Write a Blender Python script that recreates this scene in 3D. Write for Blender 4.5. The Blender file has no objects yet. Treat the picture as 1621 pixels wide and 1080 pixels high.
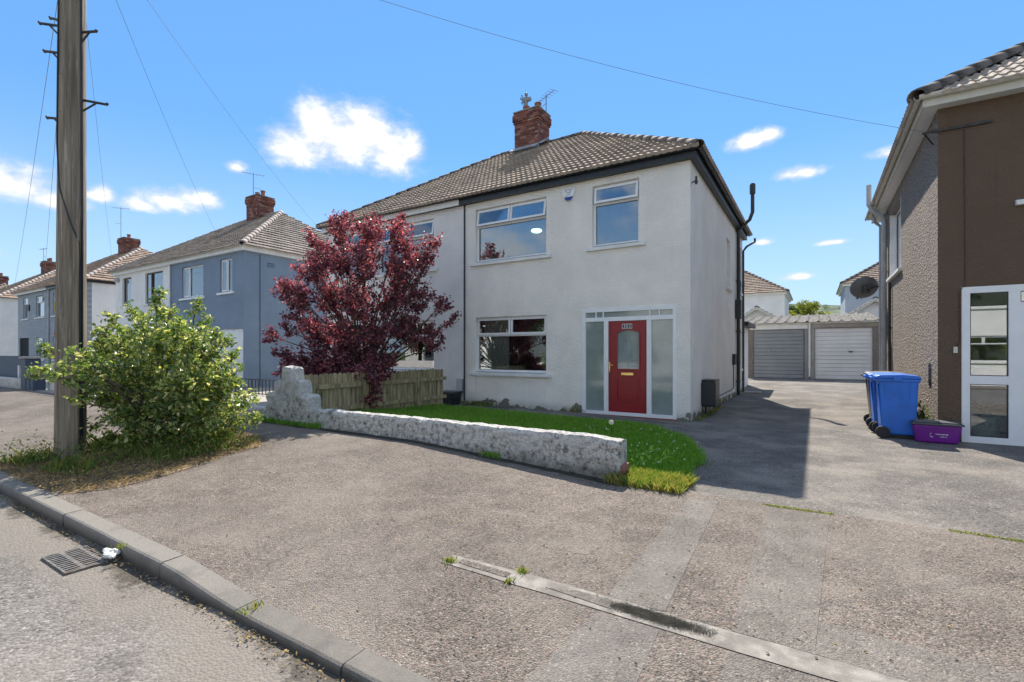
import bpy, math, random
import numpy as np
from mathutils import Vector, Matrix
R = math.radians
rng = np.random.default_rng(7)
random.seed(7)
scn = bpy.context.scene
col = scn.collection

# ------------------------------------------------------------------ camera
cam_d = bpy.data.cameras.new('camera')
cam_d.sensor_width = 36.0
cam_d.lens = 17.0
cam_d.shift_y = 18 / 1621
cam_d.clip_start = 0.05
cam_d.clip_end = 9000
cam = bpy.data.objects.new('camera', cam_d)
cam.location = (0, 0, 1.43)
cam.rotation_euler = (R(90), 0, R(32.06))
col.objects.link(cam)
scn.camera = cam

# ------------------------------------------------------------------ light
SUN_DIR = Vector((-1.77, 4.5, 5.6)).normalized()        # towards the sun
sun_d = bpy.data.lights.new('sun', 'SUN')
sun_d.energy = 2.8
sun_d.angle = R(0.53)
sun_d.color = (1.0, 0.93, 0.82)
sun = bpy.data.objects.new('sun', sun_d)
sun.rotation_euler = SUN_DIR.to_track_quat('Z', 'Y').to_euler()
sun.location = (-20, 40, 60)
col.objects.link(sun)

world = bpy.data.worlds.new('World')
scn.world = world
world.use_nodes = True
wn = world.node_tree
wn.nodes.clear()


class NB:
    """small node builder"""
    def __init__(s, nt):
        s.nt = nt

    def n(s, t, **kw):
        x = s.nt.nodes.new(t)
        for k, v in kw.items():
            setattr(x, k, v)
        return x

    def put(s, sock, v):
        if isinstance(v, bpy.types.NodeSocket):
            s.nt.links.new(v, sock)
        elif v is not None:
            if isinstance(v, (tuple, list)) and len(v) == 3 and sock.type == 'RGBA':
                v = (*v, 1)
            sock.default_value = v

    def m(s, op, a, b=None, c=None, clamp=False):
        x = s.n('ShaderNodeMath', operation=op)
        x.use_clamp = clamp
        s.put(x.inputs[0], a)
        if b is not None: s.put(x.inputs[1], b)
        if c is not None: s.put(x.inputs[2], c)
        return x.outputs[0]

    def mix(s, f, a, b, mode='MIX'):
        x = s.n('ShaderNodeMix', data_type='RGBA', blend_type=mode)
        s.put(x.inputs[0], f); s.put(x.inputs[6], a); s.put(x.inputs[7], b)
        return x.outputs[2]

    def rng(s, v, a, b, c=0.0, d=1.0, smooth=True):
        x = s.n('ShaderNodeMapRange')
        x.interpolation_type = 'SMOOTHSTEP' if smooth else 'LINEAR'
        s.put(x.inputs[0], v)
        for i, q in enumerate((a, b, c, d)):
            s.put(x.inputs[1 + i], q)
        return x.outputs[0]

    def noise(s, vec, scale, detail=4, rough=.55, dist=0.0):
        x = s.n('ShaderNodeTexNoise')
        s.put(x.inputs['Vector'], vec)
        x.inputs['Scale'].default_value = scale
        x.inputs['Detail'].default_value = detail
        x.inputs['Roughness'].default_value = rough
        x.inputs['Distortion'].default_value = dist
        return x.outputs['Fac']

    def vor(s, vec, scale, out='Color', feature='F1'):
        x = s.n('ShaderNodeTexVoronoi', feature=feature)
        s.put(x.inputs['Vector'], vec)
        x.inputs['Scale'].default_value = scale
        return x.outputs[out]

    def scale(s, vec, v):
        x = s.n('ShaderNodeMapping')
        s.put(x.inputs[0], vec)
        x.inputs['Scale'].default_value = v
        return x.outputs[0]

    def sep(s, v):
        x = s.n('ShaderNodeSeparateXYZ'); s.put(x.inputs[0], v)
        return x.outputs


w = NB(wn)
sky = w.n('ShaderNodeTexSky', sky_type='NISHITA')
sky.sun_disc = False
sky.sun_elevation = math.asin(SUN_DIR.z)
sky.sun_rotation = math.atan2(SUN_DIR.x, SUN_DIR.y)
sky.altitude = 0
sky.air_density = 1.0
sky.dust_density = 0.0
sky.ozone_density = 2.0
hsv = w.n('ShaderNodeHueSaturation')
hsv.inputs['Saturation'].default_value = 1.0
gam = w.n('ShaderNodeGamma')
gam.inputs[1].default_value = 0.42
wn.links.new(w.mix(1.0, sky.outputs[0], (.125, .66, 2.1), 'MULTIPLY'), gam.inputs[0])
wn.links.new(gam.outputs[0], hsv.inputs['Color'])
tc = w.n('ShaderNodeTexCoord')
D = tc.outputs['Generated']
dx, dy, dz = w.sep(D)
AZ = w.m('ARCTAN2', dx, dy)
EL = w.m('ARCSINE', dz)
# fair-weather cumulus: each puff an ellipse in azimuth and elevation (degrees), ragged by noise
PUFFS = [(-51.5, 22.0, 6.4, 4.4), (-56.4, 20.9, 4.0, 3.0), (-46.2, 21.6, 4.6, 4.0), (-48.8, 24.0, 3.8, 3.0), (-53.6, 23.9, 3.4, 2.8), (-43.8, 22.2, 2.2, 3.0),
         (-78.5, 13.6, 4.6, 2.2), (-82.5, 14.6, 4.0, 2.8), (-75.6, 12.8, 2.4, 1.2), (-67.4, 14.2, 3.6, 1.5), (-65.0, 14.7, 2.6, 1.6), (-69.6, 13.6, 2.0, 1.0),
         (-72.4, 13.9, 1.4, 1.1), (-80.5, 8.0, 2.4, .7), (-61.8, 18.4, 1.3, .9), (-6.0, 21.2, 2.7, 1.2), (-4.2, 21.6, 1.7, 1.0), (-1.6, 17.6, 2.5, 1.0),
         (-4.8, 11.4, 1.5, .6), (1.6, 10.7, 1.8, .42), (-1.5, 7.6, 1.8, .6), (6, 18.0, 2.2, .8)]
VEC = w.n('ShaderNodeCombineXYZ')
wn.links.new(AZ, VEC.inputs[0]); wn.links.new(w.m('MULTIPLY', EL, 1.5), VEC.inputs[1])
nz = w.noise(VEC.outputs[0], 17.0, 6, .6)
nz2 = w.noise(VEC.outputs[0], 7.0, 4, .5)
best = None
for a, e, ra, re in PUFFS:
    u = w.m('MULTIPLY', w.m('SUBTRACT', AZ, R(a)), 1 / R(ra))
    v = w.m('SUBTRACT', EL, R(e))
    v = w.m('MAXIMUM', w.m('MULTIPLY', v, 1 / R(re)), w.m('MULTIPLY', v, -1.45 / R(re)))
    q = w.m('SUBTRACT', 1.0, w.m('SQRT', w.m('ADD', w.m('MULTIPLY', u, u), w.m('MULTIPLY', v, v))))
    best = q if best is None else w.m('SMOOTH_MAX', best, q, .25)
rag = w.m('ADD', w.m('MULTIPLY', w.m('SUBTRACT', nz, .5), 1.25), w.m('MULTIPLY', w.m('SUBTRACT', nz2, .5), .7))
dens = w.m('ADD', best, rag)
fine = w.noise(VEC.outputs[0], 46.0, 5, .6)
dens = w.m('ADD', dens, w.m('MULTIPLY', w.m('SUBTRACT', fine, .5), .55))
cl1 = w.rng(dens, -.12, .80)
# cloud outside the view, made denser to brighten the shaded fronts
nz3 = w.noise(VEC.outputs[0], 3.4, 6, .58)
away = w.rng(w.m('ABSOLUTE', w.m('ADD', AZ, R(32))), R(54), R(64))
away = w.m('MAXIMUM', away, w.rng(EL, R(40), R(50)))
cl2 = w.m('MULTIPLY', w.m('MULTIPLY', w.rng(nz3, .44, .58), away), w.rng(EL, R(1), R(10)))
cloud = w.m('MAXIMUM', cl1, cl2, clamp=True)
thick = w.rng(w.m('ADD', dens, w.m('MULTIPLY', w.m('SUBTRACT', nz, .5), 1.2)), .1, .9)
ccol = w.mix(thick, (2.15, 2.3, 2.5), (3.3, 3.25, 3.2))
up = w.rng(EL, R(-3), R(3))
haze_sky = w.mix(w.rng(EL, R(-2), R(24), .8, 0), hsv.outputs[0], (2.0, 2.55, 3.0))      # paler air low down
skyc = w.mix(w.m('MULTIPLY', cloud, .95), haze_sky, ccol)
bg = w.n('ShaderNodeBackground')
bg.inputs['Strength'].default_value = 0.13
wn.links.new(skyc, bg.inputs['Color'])
wo = w.n('ShaderNodeOutputWorld')
wn.links.new(bg.outputs[0], wo.inputs['Surface'])

scn.view_settings.view_transform = 'Standard'
scn.view_settings.look = 'None'
scn.view_settings.gamma = 1
scn.view_settings.exposure = 1.5
scn.view_settings.use_curve_mapping = False
scn.render.engine = 'CYCLES'
scn.cycles.max_bounces = 8
scn.cycles.transparent_max_bounces = 16


# ------------------------------------------------------------------ materials
def new_mat(name):
    m = bpy.data.materials.new(name)
    m.use_nodes = True
    nt = m.node_tree
    nt.nodes.clear()
    b = NB(nt)
    out = b.n('ShaderNodeOutputMaterial')
    p = b.n('ShaderNodeBsdfPrincipled')
    nt.links.new(p.outputs[0], out.inputs[0])
    t = b.n('ShaderNodeTexCoord')
    return m, b, p, t.outputs['Object'], out


def bump(b, p, h, dist, strength=1.0):
    x = b.n('ShaderNodeBump')
    x.inputs['Strength'].default_value = strength
    x.inputs['Distance'].default_value = dist
    b.put(x.inputs['Height'], h)
    b.nt.links.new(x.outputs[0], p.inputs['Normal'])


def mat(name, c, rough=.6, metal=0.0, var=.12, vscale=3.0, c2=None, c2s=1.5, c2r=(.5, .65), bscale=0, bdist=.002, spec=.5, stretch=(1, 1, 1)):
    m, b, p, o, out = new_mat(name)
    v = b.scale(o, stretch) if stretch != (1, 1, 1) else o
    colr = b.mix(1.0, c, b.rng(b.noise(v, vscale, 5), .3, .7, 1 - var, 1 + var), 'MULTIPLY') if var else c
    if c2:
        colr = b.mix(b.rng(b.noise(v, c2s, 6, .62), *c2r), colr, c2)
    b.put(p.inputs['Base Color'], colr)
    p.inputs['Roughness'].default_value = rough
    p.inputs['Metallic'].default_value = metal
    p.inputs['Specular IOR Level'].default_value = spec
    if bscale:
        bump(b, p, b.noise(v, bscale, 3), bdist)
    return m


def roughcast(name, c, dirt=(.30, .28, .25), grain=55, bd=.012, peel=None, streak=.25, c2=None):
    m, b, p, o, out = new_mat(name)
    g = b.vor(o, grain, 'Distance')
    n1 = b.noise(o, grain * .7, 3)
    h = b.m('ADD', b.m('MULTIPLY', g, .8), b.m('ADD', n1, b.m('MULTIPLY', b.noise(b.scale(o, (1, 1, 1.6)), grain*.32, 4, .6), 1.6)))
    cc = b.mix(1.0, c, b.rng(b.noise(o, 1.3, 6), .3, .75, .92, 1.05), 'MULTIPLY')
    cc = b.mix(b.rng(g, .25, .75, 0, .05), cc, dirt)
    st = b.noise(b.scale(o, (4, 4, .35)), 1.2, 6, .65)
    cc = b.mix(b.m('MULTIPLY', b.rng(st, .56, .82), streak), cc, dirt)
    if c2:
        cc = b.mix(b.rng(b.noise(o, grain * .9, 3, .7), .45, .62), cc, c2)
    if peel:
        z = b.sep(o)[2]
        k = b.m('ADD', z, b.m('MULTIPLY', b.m('SUBTRACT', b.noise(o, 2.6, 6, .6), .5), -1.0))
        pm = b.rng(k, .11, .13, 1, 0)
        cc = b.mix(pm, cc, b.mix(b.noise(o, 14, 5), peel, (.17, .16, .13)))
        h = b.m('SUBTRACT', h, b.m('MULTIPLY', pm, .8))
        k2 = b.rng(b.m('ADD', z, b.m('MULTIPLY', b.noise(o, 5, 4), -.15)), .0, .22, .35, 0)
        cc = b.mix(k2, cc, (.16, .17, .11))
    b.put(p.inputs['Base Color'], cc)
    p.inputs['Roughness'].default_value = .85
    p.inputs['Specular IOR Level'].default_value = .25
    bump(b, p, h, bd)
    return m


def asphalt(name, dark, light, tint, grain=70, dirt=None, dirtamt=.5, bd=.006, crack=0.0, silt=None, pit=.90, stain=0.0):
    m, b, p, o, out = new_mat(name)
    cell = b.sep(b.vor(o, grain, 'Color'))
    cell2 = b.sep(b.vor(o, grain * 2.1, 'Color'))
    d = b.vor(o, grain, 'Distance')
    f = b.m('ADD', b.m('MULTIPLY', b.m('POWER', cell[0], 1.6), .65), b.m('MULTIPLY', cell2[1], .35))
    cc = b.mix(f, dark, light)
    cc = b.mix(b.rng(cell[1], .62, .95, 0, .7), cc, tint)
    spot = b.rng(cell[2], .975, .985)
    cc = b.mix(b.m('MULTIPLY', spot, .6), cc, (.50, .46, .41))
    hole = b.rng(b.sep(b.vor(o, grain * .55, 'Color'))[0], pit, pit+.02)
    cc = b.mix(b.m('MULTIPLY', hole, b.rng(b.vor(o, grain * .55, 'Distance'), .25, .5, .75, 0)), cc, (.02, .019, .018))
    big = b.noise(o, .55, 6, .6)
    cc = b.mix(1.0, cc, b.rng(big, .3, .72, .80, 1.16), 'MULTIPLY')
    cc = b.mix(1.0, cc, b.rng(b.noise(o, 4.0, 5, .6), .3, .72, .86, 1.12), 'MULTIPLY')
    if dirt:
        cc = b.mix(b.m('MULTIPLY', b.rng(b.noise(o, 1.1, 7, .62), .42, .68), dirtamt), cc, dirt)
    if stain:                                  # old oil drips and damp marks
        cc = b.mix(b.m('MULTIPLY', b.rng(b.noise(o, 1.7, 4, .5, .6), .64, .74), stain), cc, (.07, .06, .055))
        cc = b.mix(b.m('MULTIPLY', b.rng(b.noise(o, .35, 3, .5), .5, .66), stain*.8), cc, (.30, .265, .23))
    if crack:
        e = b.n('ShaderNodeTexVoronoi', feature='DISTANCE_TO_EDGE')
        x = b.n('ShaderNodeVectorMath', operation='ADD')
        b.put(x.inputs[0], o)
        nn = b.n('ShaderNodeTexNoise'); b.put(nn.inputs['Vector'], o); nn.inputs['Scale'].default_value = 3
        sc = b.n('ShaderNodeVectorMath', operation='SCALE'); b.put(sc.inputs[0], nn.outputs['Color']); sc.inputs['Scale'].default_value = .5
        b.put(x.inputs[1], sc.outputs[0])
        b.put(e.inputs['Vector'], x.outputs[0]); e.inputs['Scale'].default_value = .7
        cm = b.m('MULTIPLY', b.rng(e.outputs['Distance'], .0, .008, crack, 0), b.rng(b.noise(o, .8, 3), .5, .6))
        cc = b.mix(cm, cc, (.03, .028, .025))
    if silt:                                   # fine silt washed against the kerb
        y = b.sep(o)[1]
        k = b.m('ADD', y, b.m('ADD', b.m('MULTIPLY', b.m('SUBTRACT', b.noise(o, 1.3, 6, .65), .5), .9), b.m('MULTIPLY', b.m('SUBTRACT', b.noise(o, 22, 3, .6), .5), .25)))
        cc = b.mix(b.rng(k, .95, 1.3, 0, .85), cc, b.mix(b.noise(o, 60, 3), silt, [q*.72 for q in silt]))
        cc = b.mix(b.rng(k, 1.40, 1.52, 0, .8), cc, (.055, .047, .036))
    b.put(p.inputs['Base Color'], cc)
    p.inputs['Roughness'].default_value = .88
    p.inputs['Specular IOR Level'].default_value = .3
    h = b.m('ADD', b.m('MULTIPLY', cell[0], .6), b.m('MULTIPLY', d, -.9))
    h = b.m('SUBTRACT', h, b.m('MULTIPLY', hole, .8))
    bump(b, p, h, bd)
    return m


def leafmat(name, ramp, trans, tfac=.45, rough=.4, gloss=.08):
    m = bpy.data.materials.new(name)
    m.use_nodes = True
    nt = m.node_tree
    nt.nodes.clear()
    b = NB(nt)
    out = b.n('ShaderNodeOutputMaterial')
    at = b.n('ShaderNodeAttribute', attribute_name='rnd')
    r = b.n('ShaderNodeValToRGB')
    for i, (pos, c) in enumerate(ramp):
        e = r.color_ramp.elements[i] if i < 2 else r.color_ramp.elements.new(pos)
        e.position = pos
        e.color = (*c, 1)
    nt.links.new(at.outputs['Fac'], r.inputs[0])
    p = b.n('ShaderNodeBsdfPrincipled')
    nt.links.new(r.outputs[0], p.inputs['Base Color'])
    p.inputs['Roughness'].default_value = rough
    p.inputs['Specular IOR Level'].default_value = gloss * 5
    t = b.n('ShaderNodeBsdfTranslucent')
    b.put(t.inputs['Color'], b.mix(1.0, r.outputs[0], trans, 'MULTIPLY'))
    mx = b.n('ShaderNodeMixShader')
    mx.inputs[0].default_value = tfac
    nt.links.new(p.outputs[0], mx.inputs[1]); nt.links.new(t.outputs[0], mx.inputs[2])
    nt.links.new(mx.outputs[0], out.inputs[0])
    return m


def glassmat(name, tint=(.75, .80, .80), refl=.10):
    m = bpy.data.materials.new(name)
    m.use_nodes = True
    nt = m.node_tree
    nt.nodes.clear()
    b = NB(nt)
    out = b.n('ShaderNodeOutputMaterial')
    g = b.n('ShaderNodeBsdfGlossy'); g.inputs['Roughness'].default_value = .008
    g.inputs['Color'].default_value = (.95, .97, 1, 1)
    t = b.n('ShaderNodeBsdfTransparent'); t.inputs['Color'].default_value = (*tint, 1)
    fr = b.n('ShaderNodeFresnel'); fr.inputs['IOR'].default_value = 1.5
    mx = b.n('ShaderNodeMixShader')
    nt.links.new(b.m('ADD', b.m('MULTIPLY', fr.outputs[0], 1.6), refl, clamp=True), mx.inputs[0])
    nt.links.new(t.outputs[0], mx.inputs[1]); nt.links.new(g.outputs[0], mx.inputs[2])
    nt.links.new(mx.outputs[0], out.inputs[0])
    return m


def brickpaint(name, c, mortar):
    m, b, p, o, out = new_mat(name)
    br = b.n('ShaderNodeTexBrick')
    mp = b.n('ShaderNodeMapping'); b.put(mp.inputs[0], o); mp.inputs['Rotation'].default_value = (R(90), 0, 0)
    b.put(br.inputs['Vector'], mp.outputs[0])
    br.inputs['Color1'].default_value = (*c, 1); br.inputs['Color2'].default_value = (*[q * .86 for q in c], 1)
    br.inputs['Mortar'].default_value = (*mortar, 1)
    br.inputs['Scale'].default_value = 1
    br.inputs['Brick Width'].default_value = .45; br.inputs['Row Height'].default_value = .15
    br.inputs['Mortar Size'].default_value = .012
    b.put(p.inputs['Base Color'], br.outputs['Color'])
    p.inputs['Roughness'].default_value = .8
    bump(b, p, br.outputs['Fac'], -.008)
    return m


M = {}
M['render_white'] = roughcast('render_white', (.92, .865, .785), dirt=(.46, .43, .38), peel=(.27, .26, .22), streak=.34)
M['render_white_b'] = roughcast('render_white_b', (.84, .81, .77), dirt=(.42, .40, .36), streak=.25)
M['render_clean'] = roughcast('render_clean', (.84, .82, .79), bd=.004, streak=.12)
M['render_blue'] = roughcast('render_blue', (.23, .295, .38), dirt=(.12, .15, .19), streak=.2, bd=.008)
M['render_bluegrey'] = roughcast('render_bluegrey', (.42, .46, .53), dirt=(.25, .27, .3), streak=.2, bd=.006)
M['brick_grey'] = brickpaint('brick_grey', (.36, .39, .42), (.25, .27, .3))
M['render_brown'] = roughcast('render_brown', (.155, .104, .070), dirt=(.05, .038, .03), grain=60, bd=.012, streak=.8)
M['pebbledash'] = roughcast('pebbledash', (.39, .33, .285), dirt=(.10, .085, .075), grain=30, bd=.05, streak=.7, c2=(.11, .09, .075))
M['tile'] = mat('roof_tile', (.35, .28, .225), .85, var=.25, vscale=2.2, c2=(.22, .19, .165), c2s=1.2, c2r=(.5, .8), bscale=70, bdist=.004)
M['tile_dark'] = mat('roof_tile_dark', (.29, .245, .21), .85, var=.3, vscale=2.2, c2=(.15, .13, .115), c2s=1.2, c2r=(.5, .8), bscale=70, bdist=.004)
M['tile_light'] = mat('roof_tile_light', (.42, .35, .29), .85, var=.3, vscale=2.2, c2=(.13, .11, .09), c2s=1.5, c2r=(.55, .8), bscale=70, bdist=.004)
M['tile_warm'] = mat('roof_tile_warm', (.32, .23, .175), .85, var=.3, vscale=2.2, c2=(.09, .07, .06), c2s=1.4, c2r=(.5, .8), bscale=70, bdist=.004)
M['ridge_dark'] = mat('ridge_dark', (.17, .14, .12), .9, var=.35, vscale=6, c2=(.06, .055, .05), c2s=3, bscale=40, bdist=.006)
M['ridge_light'] = mat('ridge_light', (.32, .27, .24), .9, var=.25, vscale=6, bscale=40, bdist=.006)
M['upvc_white'] = mat('upvc_white', (.80, .80, .80), .32, var=.03, vscale=4)
M['paint_white'] = mat('paint_white', (.74, .73, .70), .5, var=.06, vscale=5, c2=(.5, .48, .43), c2s=3, c2r=(.62, .85))
M['paint_cream'] = mat('paint_cream', (.60, .57, .49), .5, var=.08, vscale=4, c2=(.38, .35, .28), c2s=2.5, c2r=(.6, .85))
M['plastic_black'] = mat('plastic_black', (.018, .021, .024), .38, var=.2, vscale=6, bscale=30, bdist=.0005)
M['plastic_grey'] = mat('plastic_grey', (.42, .42, .42), .45, var=.12, vscale=3, c2=(.3, .29, .27), c2s=3, c2r=(.55, .85))
M['wire'] = mat('wire_sheath', (.22, .235, .25), .6, var=0)
M['metal_dark'] = mat('metal_dark', (.06, .055, .05), .55, .5, var=.3, vscale=12, c2=(.11, .06, .035), c2s=9, c2r=(.55, .75))
M['iron'] = mat('cast_iron', (.20, .185, .17), .6, .55, var=.3, vscale=20, c2=(.16, .10, .07), c2s=12, c2r=(.5, .75))
M['aerial'] = mat('aerial_metal', (.28, .29, .30), .45, .7, var=.1)
M['lead'] = mat('lead_flashing', (.34, .35, .37), .55, .2, var=.2, vscale=5)
M['glass'] = glassmat('window_glass', (.80, .84, .83), .15)
M['glass_dark'] = glassmat('window_glass_dim', (.45, .48, .46), .07)
M['frosted'] = mat('frosted_glass', (.24, .285, .27), .07, var=.10, vscale=2.5, spec=1.0)
M['room'] = mat('room_wall', (.36, .31, .26), .9, var=.25, vscale=1.4)
M['room_floor'] = mat('room_floor', (.10, .07, .05), .7, var=.2)
M['curtain'] = mat('curtain_cloth', (.75, .72, .67), .9, var=.1)
M['door_red'] = mat('door_red', (.27, .012, .018), .36, var=.05, vscale=3, bscale=60, bdist=.0004)
M['brass'] = mat('brass', (.75, .52, .20), .25, .9, var=.06)
M['tile_black'] = mat('number_tile', (.02, .02, .02), .3, var=0)
M['ink_white'] = mat('white_print', (.8, .8, .78), .5, var=0)
M['ink_dark'] = mat('dark_print', (.05, .05, .06), .5, var=0)
M['alarm_blue'] = mat('alarm_blue', (.03, .05, .28), .35, var=0)
M['step_red'] = mat('tile_step_red', (.22, .075, .055), .7, var=.2, vscale=8, bscale=60)
M['wood_pole'] = mat('creosoted_pole', (.21, .17, .125), .9, var=.4, vscale=9, c2=(.40, .355, .30), c2s=14, c2r=(.52, .72), bscale=22, bdist=.012, stretch=(2.2, 2.2, .10))
M['fence'] = mat('fence_wood', (.34, .275, .155), .9, var=.35, vscale=5, c2=(.07, .065, .045), c2s=7, c2r=(.52, .72), bscale=30, bdist=.005, stretch=(2.5, 2.5, .35))
M['brown_frame'] = mat('brown_timber', (.10, .065, .045), .5, var=.15)
def kerb_mat():
    m, b, p, o, out = new_mat('kerb_concrete')
    n = b.noise(o, 45, 5, .7)
    cc = b.mix(n, (.15, .137, .12), (.30, .275, .24))
    cc = b.mix(b.rng(b.noise(o, 3, 6, .65), .5, .72, 0, .55), cc, (.11, .10, .087))
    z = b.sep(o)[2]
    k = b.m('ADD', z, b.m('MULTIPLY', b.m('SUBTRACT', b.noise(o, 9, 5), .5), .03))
    cc = b.mix(b.rng(k, -.11, -.02, .8, 0), cc, (.055, .05, .042))      # road grime, plus the kerb face's shade darkened into the colour
    b.put(p.inputs['Base Color'], cc)
    p.inputs['Roughness'].default_value = .92
    bump(b, p, b.noise(o, 130, 3), .005)
    return m


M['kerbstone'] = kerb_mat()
M['kerb_old'] = mat('kerb_concrete_old', (.275, .25, .22), .9, var=.25, vscale=12, c2=(.17, .15, .13), c2s=4, c2r=(.42, .66), bscale=120, bdist=.004)
M['concrete'] = mat('concrete', (.36, .33, .29), .9, var=.15, vscale=2, c2=(.22, .205, .18), c2s=1.2, c2r=(.5, .75), bscale=60, bdist=.004)
M['pave'] = asphalt('pavement_asphalt', (.066, .055, .047), (.335, .288, .245), (.295, .21, .172), 96, dirt=(.265, .23, .195), dirtamt=.45, crack=.4, stain=.35, pit=.80, bd=.009)
M['patch_grey'] = asphalt('patch_asphalt', (.12, .106, .094), (.275, .243, .214), (.255, .225, .197), 105, dirt=(.25, .222, .195), dirtamt=.6)
M['patch_mid'] = asphalt('patch_asphalt_mid', (.115, .10, .088), (.27, .238, .207), (.25, .21, .18), 105, dirt=(.21, .19, .17), dirtamt=.4)
M['drive'] = asphalt('driveway_asphalt', (.055, .05, .046), (.27, .245, .222), (.22, .20, .18), 85, dirt=(.30, .265, .225), dirtamt=.55, bd=.005, stain=.3)
M['road'] = asphalt('road_chippings', (.045, .043, .041), (.31, .29, .265), (.23, .21, .195), 60, dirt=(.25, .225, .20), dirtamt=.45, bd=.007, pit=.66, stain=.35, silt=(.255, .222, .19))
M['soil'] = mat('soil', (.15, .11, .07), .95, var=.4, vscale=9, c2=(.32, .22, .10), c2s=5, c2r=(.45, .65), bscale=25, bdist=.02)
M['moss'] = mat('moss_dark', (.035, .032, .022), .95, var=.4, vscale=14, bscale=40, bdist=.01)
M['turf'] = mat('turf_soil', (.09, .17, .035), .95, var=.4, vscale=9, bscale=30, bdist=.02)
M['land'] = mat('open_land', (.10, .13, .05), .95, var=.3, vscale=.02, c2=(.16, .17, .07), c2s=.01)
M['bin_blue'] = mat('bin_blue', (.014, .14, .56), .42, var=.14, vscale=3.5, bscale=90, bdist=.0006)
M['bin_brown'] = mat('bin_brown', (.13, .085, .06), .45, var=.1, vscale=2.5, bscale=90, bdist=.0006)
M['bin_rubber'] = mat('wheel_rubber', (.02, .02, .02), .7, var=.2)
M['box_purple'] = mat('box_purple', (.16, .012, .24), .4, var=.08, vscale=3)
M['lid_grey'] = mat('lid_grey', (.075, .08, .085), .45, var=.1)
M['pot'] = mat('glazed_pot', (.45, .55, .47), .3, var=.1, c2=(.15, .24, .35), c2s=14, c2r=(.56, .6))
M['garage_grey'] = mat('garage_grey', (.235, .245, .26), .45, .1, var=.08, vscale=1.5)
M['garage_white'] = mat('garage_white', (.68, .66, .64), .45, var=.06, vscale=1.5, c2=(.40, .38, .32), c2s=2.2, c2r=(.66, .85))
M['sheet_roof'] = mat('fibre_cement', (.27, .25, .225), .95, var=.3, vscale=6, c2=(.05, .046, .04), c2s=9, c2r=(.40, .54), bscale=40, bdist=.008)
M['blue_fence'] = mat('blue_fence', (.055, .08, .12), .6, var=.12)
M['dish'] = mat('dish_grey', (.15, .16, .17), .5, .2, var=.08)
M['litter'] = mat('litter_white', (.62, .61, .58), .6, var=.04)
M['bark'] = mat('bark', (.10, .085, .065), .95, var=.35, vscale=14, bscale=40, bdist=.01, stretch=(1, 1, .3))
M['leaf_red'] = leafmat('leaf_red', [(0, (.068, .032, .050)), (1, (.47, .235, .235)), (.38, (.125, .050, .070)), (.68, (.26, .105, .12))], (1.85, 1.0, 1.02), .5, .4, .10)
M['leaf_shrub'] = leafmat('leaf_shrub', [(0, (.085, .15, .05)), (1, (.80, .76, .46)), (.42, (.14, .22, .06)), (.68, (.28, .35, .10)), (.87, (.54, .53, .21))], (1.4, 1.4, .7), .48, .24, .2)
M['leaf_tree'] = leafmat('leaf_tree', [(0, (.03, .055, .015)), (1, (.11, .15, .04)), (.5, (.055, .095, .022))], (1.8, 1.9, .9), .4, .4, .08)
M['leaf_yellow'] = leafmat('leaf_yellow', [(0, (.10, .13, .02)), (1, (.34, .34, .06)), (.5, (.2, .23, .04))], (1.6, 1.6, .8), .4, .5)
M['grass'] = leafmat('grass_green', [(0, (.10, .22, .03)), (1, (.38, .46, .13)), (.6, (.19, .36, .055))], (1.7, 2.0, .8), .4, .5, .05)
M['weed'] = leafmat('weed_leaf', [(0, (.075, .13, .03)), (1, (.46, .38, .14)), (.45, (.15, .22, .05)), (.7, (.30, .28, .09))], (1.6, 1.7, .8), .4, .6)
M['straw'] = leafmat('dry_litter', [(0, (.09, .065, .04)), (1, (.50, .36, .16)), (.5, (.27, .19, .085))], (1.3, 1.2, .9), .2, .8)
M['yellow_plate'] = mat('yellow_plate', (.62, .48, .03), .5, var=.1)
M['orange_plate'] = mat('orange_plate', (.60, .26, .08), .5, var=.1)
lampm, lb, lp, lo, lout = new_mat('lamp_glow')
lp.inputs['Emission Color'].default_value = (.55, 1, .75, 1); lp.inputs['Emission Strength'].default_value = 1.6


def gardenwall_mat():
    m, b, p, o, out = new_mat('old_whitewash')
    n = b.noise(o, 13, 8, .74)
    n2 = b.noise(o, 34, 5, .7)
    big = b.noise(o, 1.6, 5, .6)
    cc = b.mix(b.rng(n, .33, .56), (.17, .155, .135), (.88, .84, .77))
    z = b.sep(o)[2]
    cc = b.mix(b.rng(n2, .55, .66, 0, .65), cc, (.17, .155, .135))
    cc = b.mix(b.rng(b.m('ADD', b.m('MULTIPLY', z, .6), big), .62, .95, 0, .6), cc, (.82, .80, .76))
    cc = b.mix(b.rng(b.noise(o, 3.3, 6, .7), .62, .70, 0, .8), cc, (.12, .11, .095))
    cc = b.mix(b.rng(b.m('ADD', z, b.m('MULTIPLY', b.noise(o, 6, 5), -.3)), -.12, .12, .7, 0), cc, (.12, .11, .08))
    b.put(p.inputs['Base Color'], cc)
    p.inputs['Roughness'].default_value = .95
    p.inputs['Specular IOR Level'].default_value = .2
    bump(b, p, b.m('ADD', b.m('MULTIPLY', n, 1.2), n2), .05)
    return m


M['whitewash'] = gardenwall_mat()


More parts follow.
